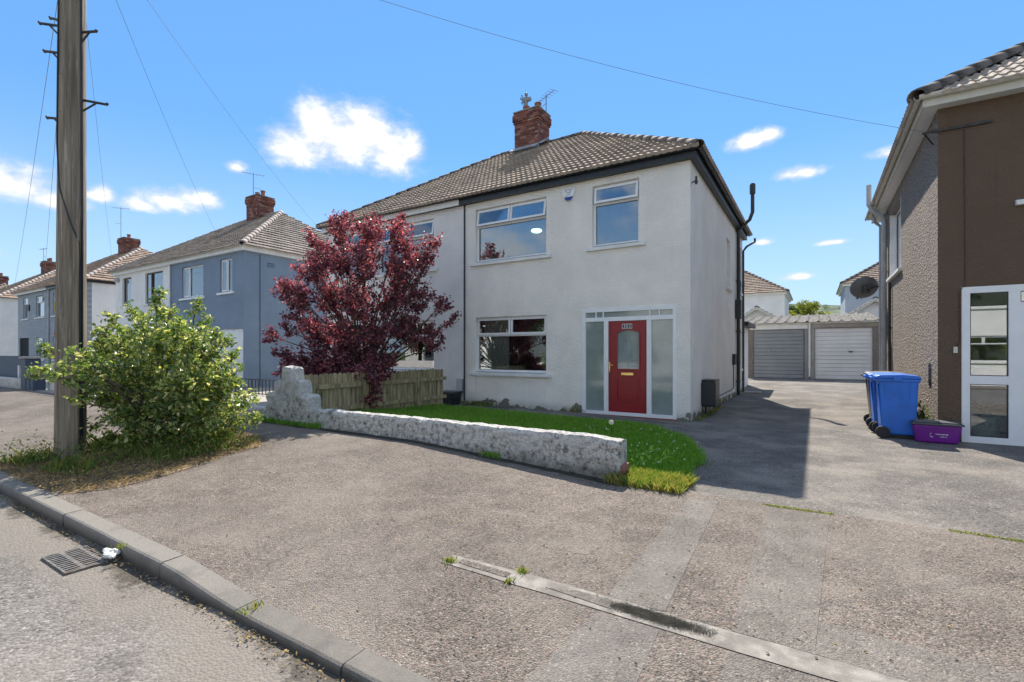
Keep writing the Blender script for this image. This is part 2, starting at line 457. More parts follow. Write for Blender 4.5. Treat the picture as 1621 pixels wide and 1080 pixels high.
def brick_mat():
    m, b, p, o, out = new_mat('chimney_brick')
    at = b.n('ShaderNodeAttribute', attribute_name='rnd')
    r = b.n('ShaderNodeValToRGB')
    for i, (pos, c) in enumerate([(0, (.10, .04, .03)), (1, (.36, .22, .17)), (.35, (.20, .065, .045)), (.75, (.27, .095, .065))]):
        e = r.color_ramp.elements[i] if i < 2 else r.color_ramp.elements.new(pos)
        e.position = pos; e.color = (*c, 1)
    b.put(r.inputs[0], at.outputs['Fac'])
    b.put(p.inputs['Base Color'], b.mix(b.rng(b.noise(o, 18, 4), .45, .75, 0, .5), r.outputs[0], (.09, .06, .05)))
    p.inputs['Roughness'].default_value = .9
    bump(b, p, b.noise(o, 90, 3), .004)
    return m


M['brick'] = brick_mat()
M['mortar'] = mat('mortar', (.30, .27, .24), .95, var=.15)
M['pot_clay'] = mat('chimney_pot_clay', (.27, .105, .07), .8, var=.25, vscale=8)

# ------------------------------------------------------------------ builders
ORG = {}


class MB:
    def __init__(s):
        s.v = []; s.f = []; s.r = []

    def quadbox(s, P):           # P: 8 corners, bottom 4 then top 4
        k = len(s.v); s.v += [tuple(p) for p in P]
        s.f += [(k, k+3, k+2, k+1), (k+4, k+5, k+6, k+7), (k, k+1, k+5, k+4), (k+1, k+2, k+6, k+5), (k+2, k+3, k+7, k+6), (k+3, k, k+4, k+7)]
        return s

    def box(s, x0, x1, y0, y1, z0, z1, T=None):
        P = [(x0, y0, z0), (x1, y0, z0), (x1, y1, z0), (x0, y1, z0), (x0, y0, z1), (x1, y0, z1), (x1, y1, z1), (x0, y1, z1)]
        if T: P = [T(*p) for p in P]
        return s.quadbox(P)

    def poly(s, P):
        k = len(s.v); s.v += [tuple(p) for p in P]; s.f.append(tuple(range(k, k+len(P)))); return s

    def tube(s, pts, rad, n=8, cap=True):
        pts = [Vector(p) for p in pts]
        rad = rad if isinstance(rad, (list, tuple)) else [rad] * len(pts)
        k0 = len(s.v)
        up0 = None
        for i, p in enumerate(pts):
            d = (pts[min(i+1, len(pts)-1)] - pts[max(i-1, 0)]).normalized()
            if up0 is None:
                up0 = d.orthogonal().normalized()
            up0 = (up0 - d * up0.dot(d)).normalized()
            sd = d.cross(up0)
            for j in range(n):
                a = 2 * math.pi * j / n
                s.v.append(tuple(p + (up0 * math.cos(a) + sd * math.sin(a)) * rad[i]))
        for i in range(len(pts)-1):
            for j in range(n):
                a = k0 + i*n + j; b_ = k0 + i*n + (j+1) % n
                s.f.append((a, b_, b_+n, a+n))
        if cap:
            s.f.append(tuple(range(k0+n-1, k0-1, -1)))
            e = k0 + (len(pts)-1)*n
            s.f.append(tuple(range(e, e+n)))
        return s

    def lathe(s, c, prof, n=16):
        k0 = len(s.v)
        for r_, z in prof:
            for j in range(n):
                a = 2*math.pi*j/n
                s.v.append((c[0]+r_*math.cos(a), c[1]+r_*math.sin(a), c[2]+z))
        for i in range(len(prof)-1):
            for j in range(n):
                a = k0+i*n+j; b_ = k0+i*n+(j+1) % n
                s.f.append((a, b_, b_+n, a+n))
        return s

    def prism(s, P, Q):          # two matching loops
        n = len(P); k = len(s.v)
        s.v += [tuple(p) for p in P] + [tuple(q) for q in Q]
        s.f.append(tuple(range(k+n-1, k-1, -1))); s.f.append(tuple(range(k+n, k+2*n)))
        for j in range(n):
            s.f.append((k+j, k+(j+1) % n, k+n+(j+1) % n, k+n+j))
        return s

    def build(s, name, m, parent=None, smooth=False, origin=None, **props):
        o = Vector(origin) if origin is not None else (ORG[parent.name] if parent else Vector((0, 0, 0)))
        me = bpy.data.meshes.new(name)
        me.from_pydata([(a-o.x, b_-o.y, c-o.z) for a, b_, c in s.v], [], s.f)
        if s.r:
            at = me.attributes.new('rnd', 'FLOAT', 'FACE')
            at.data.foreach_set('value', np.array(s.r, 'f'))
        if smooth:
            me.polygons.foreach_set('use_smooth', [True]*len(me.polygons))
        me.materials.append(M[m] if isinstance(m, str) else m)
        ob = bpy.data.objects.new(name, me)
        col.objects.link(ob)
        if parent:
            ob.parent = parent
            ORG[ob.name] = o
        else:
            ob.location = o
            ORG[ob.name] = o
        for k, v in props.items():
            ob[k] = v
        return ob


def empty(name, loc, label=None, cat=None, group=None, kind=None):
    e = bpy.data.objects.new(name, None)
    e.location = loc
    e.empty_display_size = .2
    col.objects.link(e)
    ORG[e.name] = Vector(loc)
    if label: e['label'] = label
    if cat: e['category'] = cat
    if group: e['group'] = group
    if kind: e['kind'] = kind
    return e


def bevel(ob, wdt=.006, seg=2):
    md = ob.modifiers.new('bevel', 'BEVEL')
    md.width = wdt; md.segments = seg; md.limit_method = 'ANGLE'; md.angle_limit = R(40)
    return ob


def text_mb(txt, size, T):
    cu = bpy.data.curves.new('txt', 'FONT')
    cu.body = txt; cu.size = size; cu.align_x = 'CENTER'; cu.align_y = 'CENTER'; cu.extrude = 0.0006
    ob = bpy.data.objects.new('txt', cu)
    col.objects.link(ob)
    dg = bpy.context.evaluated_depsgraph_get()
    me = bpy.data.meshes.new_from_object(ob.evaluated_get(dg))
    mb = MB()
    mb.v = [T(*v.co) for v in me.vertices]
    mb.f = [tuple(p.vertices) for p in me.polygons]
    bpy.data.objects.remove(ob); bpy.data.curves.remove(cu); bpy.data.meshes.remove(me)
    return mb


def np_mesh(name, V, F, m, parent=None, rnd=None, **props):
    me = bpy.data.meshes.new(name)
    o = ORG[parent.name] if parent else Vector((0, 0, 0))
    me.from_pydata((V - np.array(o)).tolist(), [], F.tolist())
    if rnd is not None:
        at = me.attributes.new('rnd', 'FLOAT', 'FACE')
        at.data.foreach_set('value', np.asarray(rnd, 'f'))
    me.materials.append(M[m])
    ob = bpy.data.objects.new(name, me)
    col.objects.link(ob)
    if parent: ob.parent = parent
    ORG[ob.name] = o
    for k, v in props.items(): ob[k] = v
    return ob


def unit(a):
    return a / np.maximum(np.linalg.norm(a, axis=1, keepdims=True), 1e-9)


def leaves(C, size, upbias=.5, aspect=.55, out=None, outb=.4):
    """one folded diamond per leaf"""
    n = len(C)
    nr = rng.normal(size=(n, 3)); nr[:, 2] += upbias * 2
    nr = unit(nr)
    al = rng.normal(size=(n, 3))
    if out is not None: al += out * outb * 3
    al = unit(al - nr * (al*nr).sum(1, keepdims=True))
    sd = np.cross(nr, al)
    L = np.asarray(size).reshape(-1, 1)
    W = L * aspect * .5
    lift = nr * W * .35
    V = np.stack([C - al*L*.5, C + sd*W + lift - al*L*.02, C + al*L*.5 - nr*L*.08, C - sd*W + lift - al*L*.02], 1).reshape(-1, 3)
    k = np.arange(n)*4
    F = np.stack([k, k+1, k+2, k+3], 1)
    return V, F


def blades(P, h, lean=.35, wd=.006):
    n = len(P)
    a = rng.uniform(0, 2*np.pi, n)
    d = np.stack([np.cos(a), np.sin(a), np.zeros(n)], 1)
    s = np.stack([-np.sin(a), np.cos(a), np.zeros(n)], 1)
    h = np.asarray(h).reshape(-1, 1)
    ln = rng.uniform(0, 1, (n, 1)) * lean * h
    up = np.array([[0, 0, 1.]])
    V = np.stack([P - s*wd*.5, P + s*wd*.5, P + s*wd*.4 + up*h*.55 + d*ln*.35, P + up*h + d*ln, P - s*wd*.4 + up*h*.55 + d*ln*.35], 1).reshape(-1, 3)
    k = np.arange(n)*5
    return V, np.stack([k, k+1, k+2, k+3, k+4], 1)


def ss(a, b, x):
    t = min(1, max(0, (x-a)/(b-a)))
    return t*t*(3-2*t)


def gz(x, y):
    """ground height"""
    z = .17 * min(1, max(0, (-1.8-x)/3.0)) * ss(1.7, 5.1, y)
    z *= 1 - .72*ss(5.6, 9.5, y)
    z -= .06 * ss(-3.8, -2.8, x) * (1 - ss(1.6, 2.7, y))
    z += .24 * ss(13.5, 25, y)
    return z


def ground3(P, dz=0.0):
    return np.array([(x, y, gz(x, y)+dz) for x, y in P])


def sheet(name, x0, x1, y0, y1, st, m, dz=0.0, inside=None, **props):
    xs = np.linspace(x0, x1, max(2, int((x1-x0)/st)+1)); ys = np.linspace(y0, y1, max(2, int((y1-y0)/st)+1))
    V = [(x, y, gz(x, y)+dz) for y in ys for x in xs]
    nx = len(xs); F = []
    for j in range(len(ys)-1):
        for i in range(nx-1):
            if inside and not inside((xs[i]+xs[i+1])/2, (ys[j]+ys[j+1])/2): continue
            F.append((j*nx+i, j*nx+i+1, (j+1)*nx+i+1, (j+1)*nx+i))
    mb = MB(); mb.v = V; mb.f = F
    return mb.build(name, m, smooth=True, **props)


def polysheet(name, pts, m, dz, parent=None, **props):
    """patch following the ground: polygon grid-clipped into a fan of small quads"""
    xs = [p[0] for p in pts]; ys = [p[1] for p in pts]
    import bmesh
    bm = bmesh.new()
    vs = [bm.verts.new((x, y, 0)) for x, y in pts]
    bm.faces.new(vs)
    x = math.floor(min(xs)*2)/2
    while x < max(xs):
        bmesh.ops.bisect_plane(bm, geom=bm.verts[:]+bm.edges[:]+bm.faces[:], plane_co=(x, 0, 0), plane_no=(1, 0, 0)); x += .5
    y = math.floor(min(ys)*2)/2
    while y < max(ys):
        bmesh.ops.bisect_plane(bm, geom=bm.verts[:]+bm.edges[:]+bm.faces[:], plane_co=(0, y, 0), plane_no=(0, 1, 0)); y += .5
    mb = MB()
    bm.verts.index_update()
    mb.v = [(v.co.x, v.co.y, gz(v.co.x, v.co.y)+dz) for v in bm.verts]
    mb.f = [tuple(v.index for v in f.verts) for f in bm.faces]
    bm.free()
    return mb.build(name, m, parent, **props)


# ------------------------------------------------------------------ ground, road, pavement, kerb
ST = dict(kind='structure')
mb = MB(); mb.poly([(-3000, -3000, -.45), (3000, -3000, -.45), (3000, 3000, -.45), (-3000, 3000, -.45)])
mb.build('ground', 'land', **ST)
mb = MB()
mb.poly([(-120, -6.4, -.11), (60, -6.4, -.11), (60, 1.52, -.11), (-120, 1.52, -.11)])
mb.build('road', 'road', **ST)


def ragged(x0, x1, y0f, y1f, st=.12):
    xs = np.arange(x0, x1+st, st)
    return [(x, y0f(x)) for x in xs] + [(x, y1f(x)) for x in xs[::-1]]


_nz = [random.random() for _ in range(999)]


def wob(x, f=1.0, s=0):
    t = x*f + 400 + s*17.3; i = int(math.floor(t)); u = t-i; u = u*u*(3-2*u)
    return (_nz[i % 999]*(1-u) + _nz[(i+1) % 999]*u) - .5


def flatpoly(name, pts, z, m, **props):
    mb = MB(); k = len(pts)//2
    lo = pts[:k]; hi = pts[k:][::-1]
    for i in range(k-1):
        mb.poly([(lo[i][0], lo[i][1], z), (lo[i+1][0], lo[i+1][1], z), (hi[i+1][0], hi[i+1][1], z), (hi[i][0], hi[i][1], z)])
    return mb.build(name, m, **props)


sheet('pavement', -70, 12, 1.648, 5.16, .2, 'pave', **ST)
sheet('far_pavement', -70, 40, -8.6, -6.4, 1.0, 'pave', **ST)
sheet('driveway', -3.3, 9, 5.155, 34, .3, 'drive', -.002, **ST)
sheet('front_path', -7.85, -3.3, 5.155, 10.6, .3, 'drive', -.002, **ST)
sheet('neighbour_yard', -80, -7.85, 5.155, 34, .6, 'concrete', -.004, **ST)
# reinstatement strips and the old kerb line across the crossing
polysheet('trench_patch', [(-1.03, 2.70), (-.70, 2.70), (-.78, 4.98), (-1.05, 4.93)], 'patch_grey', .003, **ST)
polysheet('trench_patch', [(-1.12, 1.74), (-.66, 1.74), (-.68, 2.52), (-1.02, 2.52)], 'patch_grey', .003, **ST)
polysheet('trench_patch', [(-.36, 2.70), (.0, 2.70), (.11, 5.10), (-.38, 5.02)], 'patch_mid', .003, **ST)
polysheet('trench_patch', [(.0, 2.70), (2.4, 2.62), (2.4, 3.02), (.02, 3.04)], 'patch_mid', .0035, **ST)
polysheet('trench_patch', [(-.30, 1.74), (3.4, 1.74), (3.4, 2.50), (-.36, 2.52)], 'patch_mid', .0025, **ST)
xs = np.arange(-2.16, 2.5, .1)
old = [(x, 2.535+.012*wob(x, 5)) for x in xs] + [(x, 2.70+.015*wob(x, 4, 2)-.03*ss(-1.6, -2.1, x)) for x in xs[::-1]]
polysheet('old_kerb_line', old, 'kerb_old', .003, **ST)
polysheet('old_kerb_infill', [(-2.05, 2.585), (-1.66, 2.58), (-1.66, 2.645), (-2.05, 2.64)], 'pave', .0055, **ST)
polysheet('old_kerb_infill', [(-1.38, 2.60), (-.98, 2.575), (-.98, 2.66), (-1.2, 2.66)], 'patch_mid', .0055, **ST)
P = np.stack([rng.normal(-.74, .13, 15000), 2.622 + rng.normal(0, .024, 15000)], 1)
P = P[(P[:, 0] > -1.05) & (P[:, 0] < -.42)]
V, Fl = leaves(ground3(P, .005), rng.uniform(.0025, .007, len(P)), 9.0, .8)
np_mesh('moss_patch', V, Fl, 'moss', None, None, label='dark mossy silt lying in the old concrete kerb line', category='moss', kind='stuff')

kerb = empty('kerb', (-4, 1.6, 0), kind='structure')


def ktop(x):
    return -.058 * ss(-3.77, -2.75, x) if x < -2.75 else -.058


kx = -3.77 - .93*14
while kx < 4.5:
    x0, x1 = kx+.004, kx+.93-.004
    a, b_ = ktop(x0), ktop(x1)
    mb = MB()
    jy = random.uniform(-.004, .004); jz = random.uniform(-.003, .003)
    prof = lambda t: [(1.515+jy, -.2), (1.515+jy, t-.022+jz), (1.522+jy, t-.008+jz), (1.536+jy, t+jz), (1.66, t+.004+jz), (1.66, -.2)]
    nk = 6
    for q in range(nk):
        xa, xb = x0+(x1-x0)*q/nk, x0+(x1-x0)*(q+1)/nk
        k = len(mb.v); pa, pb_ = prof(ktop(xa)), prof(ktop(xb)); n_ = len(pa)
        mb.v += [(xa, y, z) for y, z in pa] + [(xb, y, z) for y, z in pb_]
        mb.f += [(k+j, k+j+1, k+n_+j+1, k+n_+j) for j in range(n_-1)]
        if q == 0: mb.f.append(tuple(range(k, k+n_)))
        if q == nk-1: mb.f.append(tuple(range(k+n_, k+2*n_)))
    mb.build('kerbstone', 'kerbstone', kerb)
    kx += .93
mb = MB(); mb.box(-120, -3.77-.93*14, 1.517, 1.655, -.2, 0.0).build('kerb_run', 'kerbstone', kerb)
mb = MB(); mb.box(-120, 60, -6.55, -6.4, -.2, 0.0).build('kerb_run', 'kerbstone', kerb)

# ------------------------------------------------------------------ house builder
def front_T(Yf):
    return lambda u, d, z: (u, Yf + d, z)


def right_T(Xs):     # wall facing +X
    return lambda u, d, z: (Xs - d, u, z)


def left_T(Xs):      # wall facing -X
    return lambda u, d, z: (Xs + d, u, z)


def wall_sheet(mb, T, u0, u1, z0, z1, holes, depth=.16):
    us = sorted({u0, u1} | {h[0] for h in holes} | {h[1] for h in holes})
    zs = sorted({z0, z1} | {h[2] for h in holes} | {h[3] for h in holes})
    for i in range(len(us)-1):
        for j in range(len(zs)-1):
            cu, cz = (us[i]+us[i+1])/2, (zs[j]+zs[j+1])/2
            if any(h[0] < cu < h[1] and h[2] < cz < h[3] for h in holes): continue
            mb.poly([T(us[i], 0, zs[j]), T(us[i+1], 0, zs[j]), T(us[i+1], 0, zs[j+1]), T(us[i], 0, zs[j+1])])
    for a, b_, c, d in holes:
        mb.poly([T(a, 0, c), T(a, depth, c), T(a, depth, d), T(a, 0, d)])
        mb.poly([T(b_, 0, c), T(b_, depth, c), T(b_, depth, d), T(b_, 0, d)])
        mb.poly([T(a, 0, c), T(b_, 0, c), T(b_, depth, c), T(a, depth, c)])
        mb.poly([T(a, 0, d), T(b_, 0, d), T(b_, depth, d), T(a, depth, d)])


def window(root, T, u0, u1, z0, z1, lights, fm='upvc_white', gm='glass', rec=.09, sill='paint_white', fw=.055, curtain=False):
    """lights: list of (u0,u1,z0,z1,kind) as fractions of the opening; kind fixed / open / sash"""
    fr = MB(); dp = .06
    W, Hh = u1-u0, z1-z0
    fr.box(u0, u0+fw, rec, rec+dp, z0, z1, T); fr.box(u1-fw, u1, rec, rec+dp, z0, z1, T)
    fr.box(u0+fw, u1-fw, rec, rec+dp, z0, z0+fw, T); fr.box(u0+fw, u1-fw, rec, rec+dp, z1-fw, z1, T)
    inner = set()
    win = None
    cells = []
    for a, b_, c, d, k in lights:
        A, B, C, Dd = u0+a*W, u0+b_*W, z0+c*Hh, z0+d*Hh
        if a > 0: inner.add(('v', round(A, 4), C, Dd))
        if c > 0: inner.add(('h', round(C, 4), A, B))
        cells.append((A, B, C, Dd, k))
    for t in inner:
        if t[0] == 'v': fr.box(t[1]-.03, t[1]+.03, rec+.002, rec+dp-.002, t[2]+.01, t[3]-.01, T)
        else: fr.box(t[2]+.01, t[3]-.01, rec+.001, rec+dp-.001, t[1]-.03, t[1]+.03, T)
    win = fr.build('window', fm, root)
    for A, B, C, Dd, k in cells:
        A += fw if A == u0 else .03; B -= fw if abs(B-u1) < 1e-6 else .03
        C += fw if C == z0 else .03; Dd -= fw if abs(Dd-z1) < 1e-6 else .03
        if k == 'fixed':
            mb = MB(); mb.box(A-.005, B+.005, rec+.025, rec+.035, C-.005, Dd+.005, T).build('pane', gm, win)
            # black gasket line
            g = MB(); e = .008
            g.box(A, A+e, rec+.012, rec+.024, C, Dd, T); g.box(B-e, B, rec+.012, rec+.024, C, Dd, T)
            g.box(A+e, B-e, rec+.012, rec+.024, C, C+e, T); g.box(A+e, B-e, rec+.012, rec+.024, Dd-e, Dd, T)
            g.build('gasket', 'plastic_black', win)
        else:
            ang = R(9) if k == 'open' else 0
            a2, b2, c2, d2 = A-.02, B+.02, C-.02, Dd+.02

            def S(u, d, z, d2=d2, ang=ang):
                h = d2 - z
                q = d - (rec-.005)
                return T(u, rec-.005 + q*math.cos(ang) - h*math.sin(ang), d2 - h*math.cos(ang) - q*math.sin(ang)*0)
            s = MB(); t_ = .05; d0, d1 = rec-.035, rec-.004
            s.box(a2, a2+t_, d0, d1, c2, d2, S); s.box(b2-t_, b2, d0, d1, c2, d2, S)
            s.box(a2+t_, b2-t_, d0, d1, c2, c2+t_, S); s.box(a2+t_, b2-t_, d0, d1, d2-t_, d2, S)
            s.build('sash', fm, win)
            MB().box(a2+t_-.005, b2-t_+.005, rec-.024, rec-.014, c2+t_-.005, d2-t_+.005, S).build('pane', gm, win)
    if sill:
        mb = MB(); e = .14
        P0 = [T(u0-e, -.07, z0-.10), T(u1+e, -.07, z0-.10), T(u1+e, rec+.01, z0-.10), T(u0-e, rec+.01, z0-.10)]
        P0 = [T(u0-e, -.07, z0-.105), T(u1+e, -.07, z0-.105), T(u1+e, .005, z0-.105), T(u0-e, .005, z0-.105)]
        P1 = [T(u0-e, -.07, z0-.03), T(u1+e, -.07, z0-.03), T(u1+e, .005, z0-.014), T(u0-e, .005, z0-.014)]
        mb.quadbox(P0+P1)
        mb.box(u0+.002, u1-.002, -.0, rec+.02, z0-.02, z0+.008, T)
        bevel(mb.build('sill', sill, win), .008)
    return win


def plan_box(root, x0, x1, y0, y1, z0, z1, m, name='wall', front=(), right=(), left=(), dep=.16, shared=False):
    mb = MB()
    wall_sheet(mb, front_T(y0), x0, x1, z0, z1, front, dep)
    wall_sheet(mb, right_T(x1), y0, y1, z0, z1, right, dep)
    wall_sheet(mb, left_T(x0), y0, y1, z0, z1, left, dep)
    mb.poly([(x0, y1, z0), (x1, y1, z0), (x1, y1, z1), (x0, y1, z1)])
    return mb.build(name, m, root)


RT = None


def ridge_run(roof, A, B, m, rad=.12, L=.42, lift=.02):
    """individual half-round ridge or hip tiles from A to B, sharing one mesh"""
    global RT
    key = 'ridge_%s_%.2f' % (m, rad)
    me = bpy.data.meshes.get(key)
    if me is None:
        me = bpy.data.meshes.new(key)
        V = []; F = []; n = 7
        for (x, r_) in ((0, rad*1.06), (L*.96, rad*.97), (0, rad*.86), (L*.96, rad*.80)):
            for j in range(n+1):
                a = math.pi*(-.08 + 1.16*j/n)
                V.append((x, math.cos(a)*r_, math.sin(a)*r_*.8 - rad*.25))
        k = n+1
        for j in range(n):
            F += [(j, j+1, k+j+1, k+j), (2*k+j, 3*k+j, 3*k+j+1, 2*k+j+1), (j, 2*k+j, 2*k+j+1, j+1), (k+j, k+j+1, 3*k+j+1, 3*k+j)]
        me.from_pydata(V, [], F)
        me.polygons.foreach_set('use_smooth', [True]*len(F))
        me.materials.append(M[m])
    A, B = Vector(A), Vector(B); d = (B-A); n = max(1, int(d.length/(L*.93))); d.normalize()
    side = Vector((0, 0, 1)).cross(d).normalized(); upv = d.cross(side)
    st = (B-A).length/n
    o = ORG[roof.name]
    for i in range(n):
        ob = bpy.data.objects.new('ridge_tile', me)
        col.objects.link(ob); ob.parent = roof
        j = random.uniform(-.008, .008)
        mt = Matrix((d, side, upv)).transposed().to_4x4()
        mt.translation = A + d*st*i + upv*(lift + j) + side*random.uniform(-.006, .006) - o
        ob.matrix_local = mt


def tile_slope(mb, O, U, V, N, L, S, hipl, hipr, e=.28, p=.15, spp=6, amp=.014, step=.066, u_min=None, u_max=None):
    """stepped courses of rolled tiles over a slope; hipl/hipr: metres lost per metre up"""
    O, U, V, N = map(Vector, (O, U, V, N))
    nr = int(math.ceil(S/e))
    for i in range(nr):
        v0, v1 = i*e - (.06 if i == 0 else .035), min((i+1)*e, S)
        if v1 <= v0 + .02: continue
        a0, b0 = hipl*max(v0, 0), L - hipr*max(v0, 0)
        a1, b1 = hipl*v1, L - hipr*v1
        if b0 - a0 < .05: break
        if b1 - a1 < .01: b1 = a1 = (a1+b1)/2
        n = max(2, int((b0-a0)/p*spp)) + 1
        k = len(mb.v)
        off = .5*p*(i % 2)*0
        jl = [random.uniform(-.006, .006) for _ in range(int(L/p/2)+4)]
        for q in range(n):
            u = a0 + (b0-a0)*q/(n-1)
            ut = min(max(u, a1), b1)
            ph = ((u+off)/p) % 1.0
            wv = amp*(max(0.0, math.cos(2*math.pi*(ph-.5))) ** .7)
            jj = jl[int((u+off)/p/2)]
            mb.v.append(tuple(O + U*u + V*v0 + N*(wv - .004)))
            mb.v.append(tuple(O + U*u + V*(v0+jj) + N*(wv + step + jj*.5)))
            mb.v.append(tuple(O + U*ut + V*v1 + N*(wv + .004)))
        for q in range(n-1):
            a = k+q*3
            mb.f += [(a, a+3, a+4, a+1), (a+1, a+4, a+5, a+2)]


def hip_roof(root, x0, x1, y0, y1, ze, pitch, tm='tile', rm='ridge_dark', e=.28, p=.15, spp=6, sides='FRL', ridge_rad=.12):
    hd = (y1-y0)/2; tp = math.tan(pitch); zr = ze + hd*tp; yr = (y0+y1)/2
    A, B, C, Dd = (x0, y0, ze), (x1, y0, ze), (x1, y1, ze), (x0, y1, ze)
    E, F_ = (x0+hd, yr, zr), (x1-hd, yr, zr)
    mb = MB()
    mb.v = [A, B, C, Dd, E, F_]
    mb.f = [(0, 1, 5, 4), (1, 2, 5), (2, 3, 4, 5), (3, 0, 4), (0, 3, 2, 1)]
    roof = mb.build('roof', rm, root)
    S = hd/math.cos(pitch); c, s = math.cos(pitch), math.sin(pitch)
    hp = c
    if 'F' in sides:
        t = MB(); tile_slope(t, A, (1, 0, 0), (0, c, s), (0, -s, c), x1-x0, S, hp, hp, e, p, spp)
        t.build('tile_courses', tm, roof, kind='stuff')
    if 'R' in sides:
        t = MB(); tile_slope(t, B, (0, 1, 0), (-c, 0, s), (s, 0, c), y1-y0, S, hp, hp, e, p, spp)
        t.build('tile_courses', tm, roof, kind='stuff')
    if 'L' in sides:
        t = MB(); tile_slope(t, Dd, (0, -1, 0), (c, 0, s), (-s, 0, c), y1-y0, S, hp, hp, e, p, spp)
        t.build('tile_courses', tm, roof, kind='stuff')
    ridge_run(roof, E, F_, rm, ridge_rad, lift=.05)
    if 'R' in sides: ridge_run(roof, B, F_, rm, ridge_rad, lift=.05)
    if 'L' in sides: ridge_run(roof, A, E, rm, ridge_rad, lift=.05)
    return roof, zr, yr


def gutter_run(root, P0, P1, outv, m, r=.06, name='gutter'):
    """half-round trough between two points, open at the top"""
    P0, P1, o = Vector(P0), Vector(P1), Vector(outv)
    z = Vector((0, 0, 1)); n = 8
    prof = [(math.cos(a)*r, math.sin(a)*r) for a in [math.pi + math.pi*i/n for i in range(n+1)]]
    prof += [(math.cos(a)*(r-.008), math.sin(a)*(r-.008)) for a in [2*math.pi - math.pi*i/n for i in range(n+1)]]
    mb = MB()
    mb.prism([P0+o*(a+r)+z*b_ for a, b_ in prof], [P1+o*(a+r)+z*b_ for a, b_ in prof])
    L = (P1-P0).length; d = (P1-P0).normalized()
    t = .5
    while t < L:
        q = P0+d*t
        mb.prism([q+o*(a*1.12+r)+z*b_*1.12 for a, b_ in prof[:n+1]], [q+d*.03+o*(a*1.12+r)+z*b_*1.12 for a, b_ in prof[:n+1]])
        t += .95
    return mb.build(name, m, root)


def eaves(root, x0, x1, y0, y1, zt, fm, gm, sides='FRL', oh=.14, fh=.19, split=None, sof=None):
    """soffit, fascia and gutters for walls x0..x1,y0..y1; zt wall top"""
    e = oh
    mb = MB()
    mb.box(x0-e+.021, x1+e-.021, y0-e+.021, y1+e-.021, zt-.004, zt+.02)
    mb.build('soffit', sof or fm, root)
    segs = [(x0-e, x1+e, fm, gm)] if not split else [(x0-e, split[0], split[1], split[2]), (split[0], x1+e, fm, gm)]
    for a, b_, f_, g_ in segs:
        MB().box(a, b_, y0-e-.002, y0-e+.022, zt-.01, zt+fh).build('fascia', f_, root)
        gutter_run(root, (a-.06, y0-e-.004, zt+fh-.01), (b_+.06, y0-e-.004, zt+fh-.01), (0, -1, 0), g_)
    if 'R' in sides:
        MB().box(x1+e-.022, x1+e+.002, y0-e+.022, y1+e, zt-.01, zt+fh).build('fascia', fm, root)
        gutter_run(root, (x1+e+.004, y0-e-.06, zt+fh-.01), (x1+e+.004, y1+e, zt+fh-.01), (1, 0, 0), gm)
    if 'L' in sides:
        f_, g_ = (split[1], split[2]) if split else (fm, gm)
        MB().box(x0-e-.002, x0-e+.022, y0-e+.022, y1+e, zt-.01, zt+fh).build('fascia', f_, root)
        gutter_run(root, (x0-e-.004, y0-e-.06, zt+fh-.01), (x0-e-.004, y1+e, zt+fh-.01), (-1, 0, 0), g_)


def aerial(parent, x, y, z, h, seed=0, n=7):
    mb = MB()
    mb.tube([(x, y, z), (x, y, z+h)], .018, 6)
    a = seed*1.3; d = Vector((math.cos(a), math.sin(a), .05)); s = Vector((-math.sin(a), math.cos(a), 0))
    c = Vector((x, y, z+h-.05))
    mb.tube([c-d*.55, c+d*.55], .011, 5)
    for i in range(n):
        q = c + d*(-.5+i/(n-1)*1.0); w_ = .18 - .012*i
        mb.tube([q-s*w_, q+s*w_], .007, 4)
    mb.tube([(x, y, z+h*.62)]+[(x+.35*d.x, y+.35*d.y, z+h*.62)], .01, 5)
    return mb.build('aerial', 'aerial', parent)


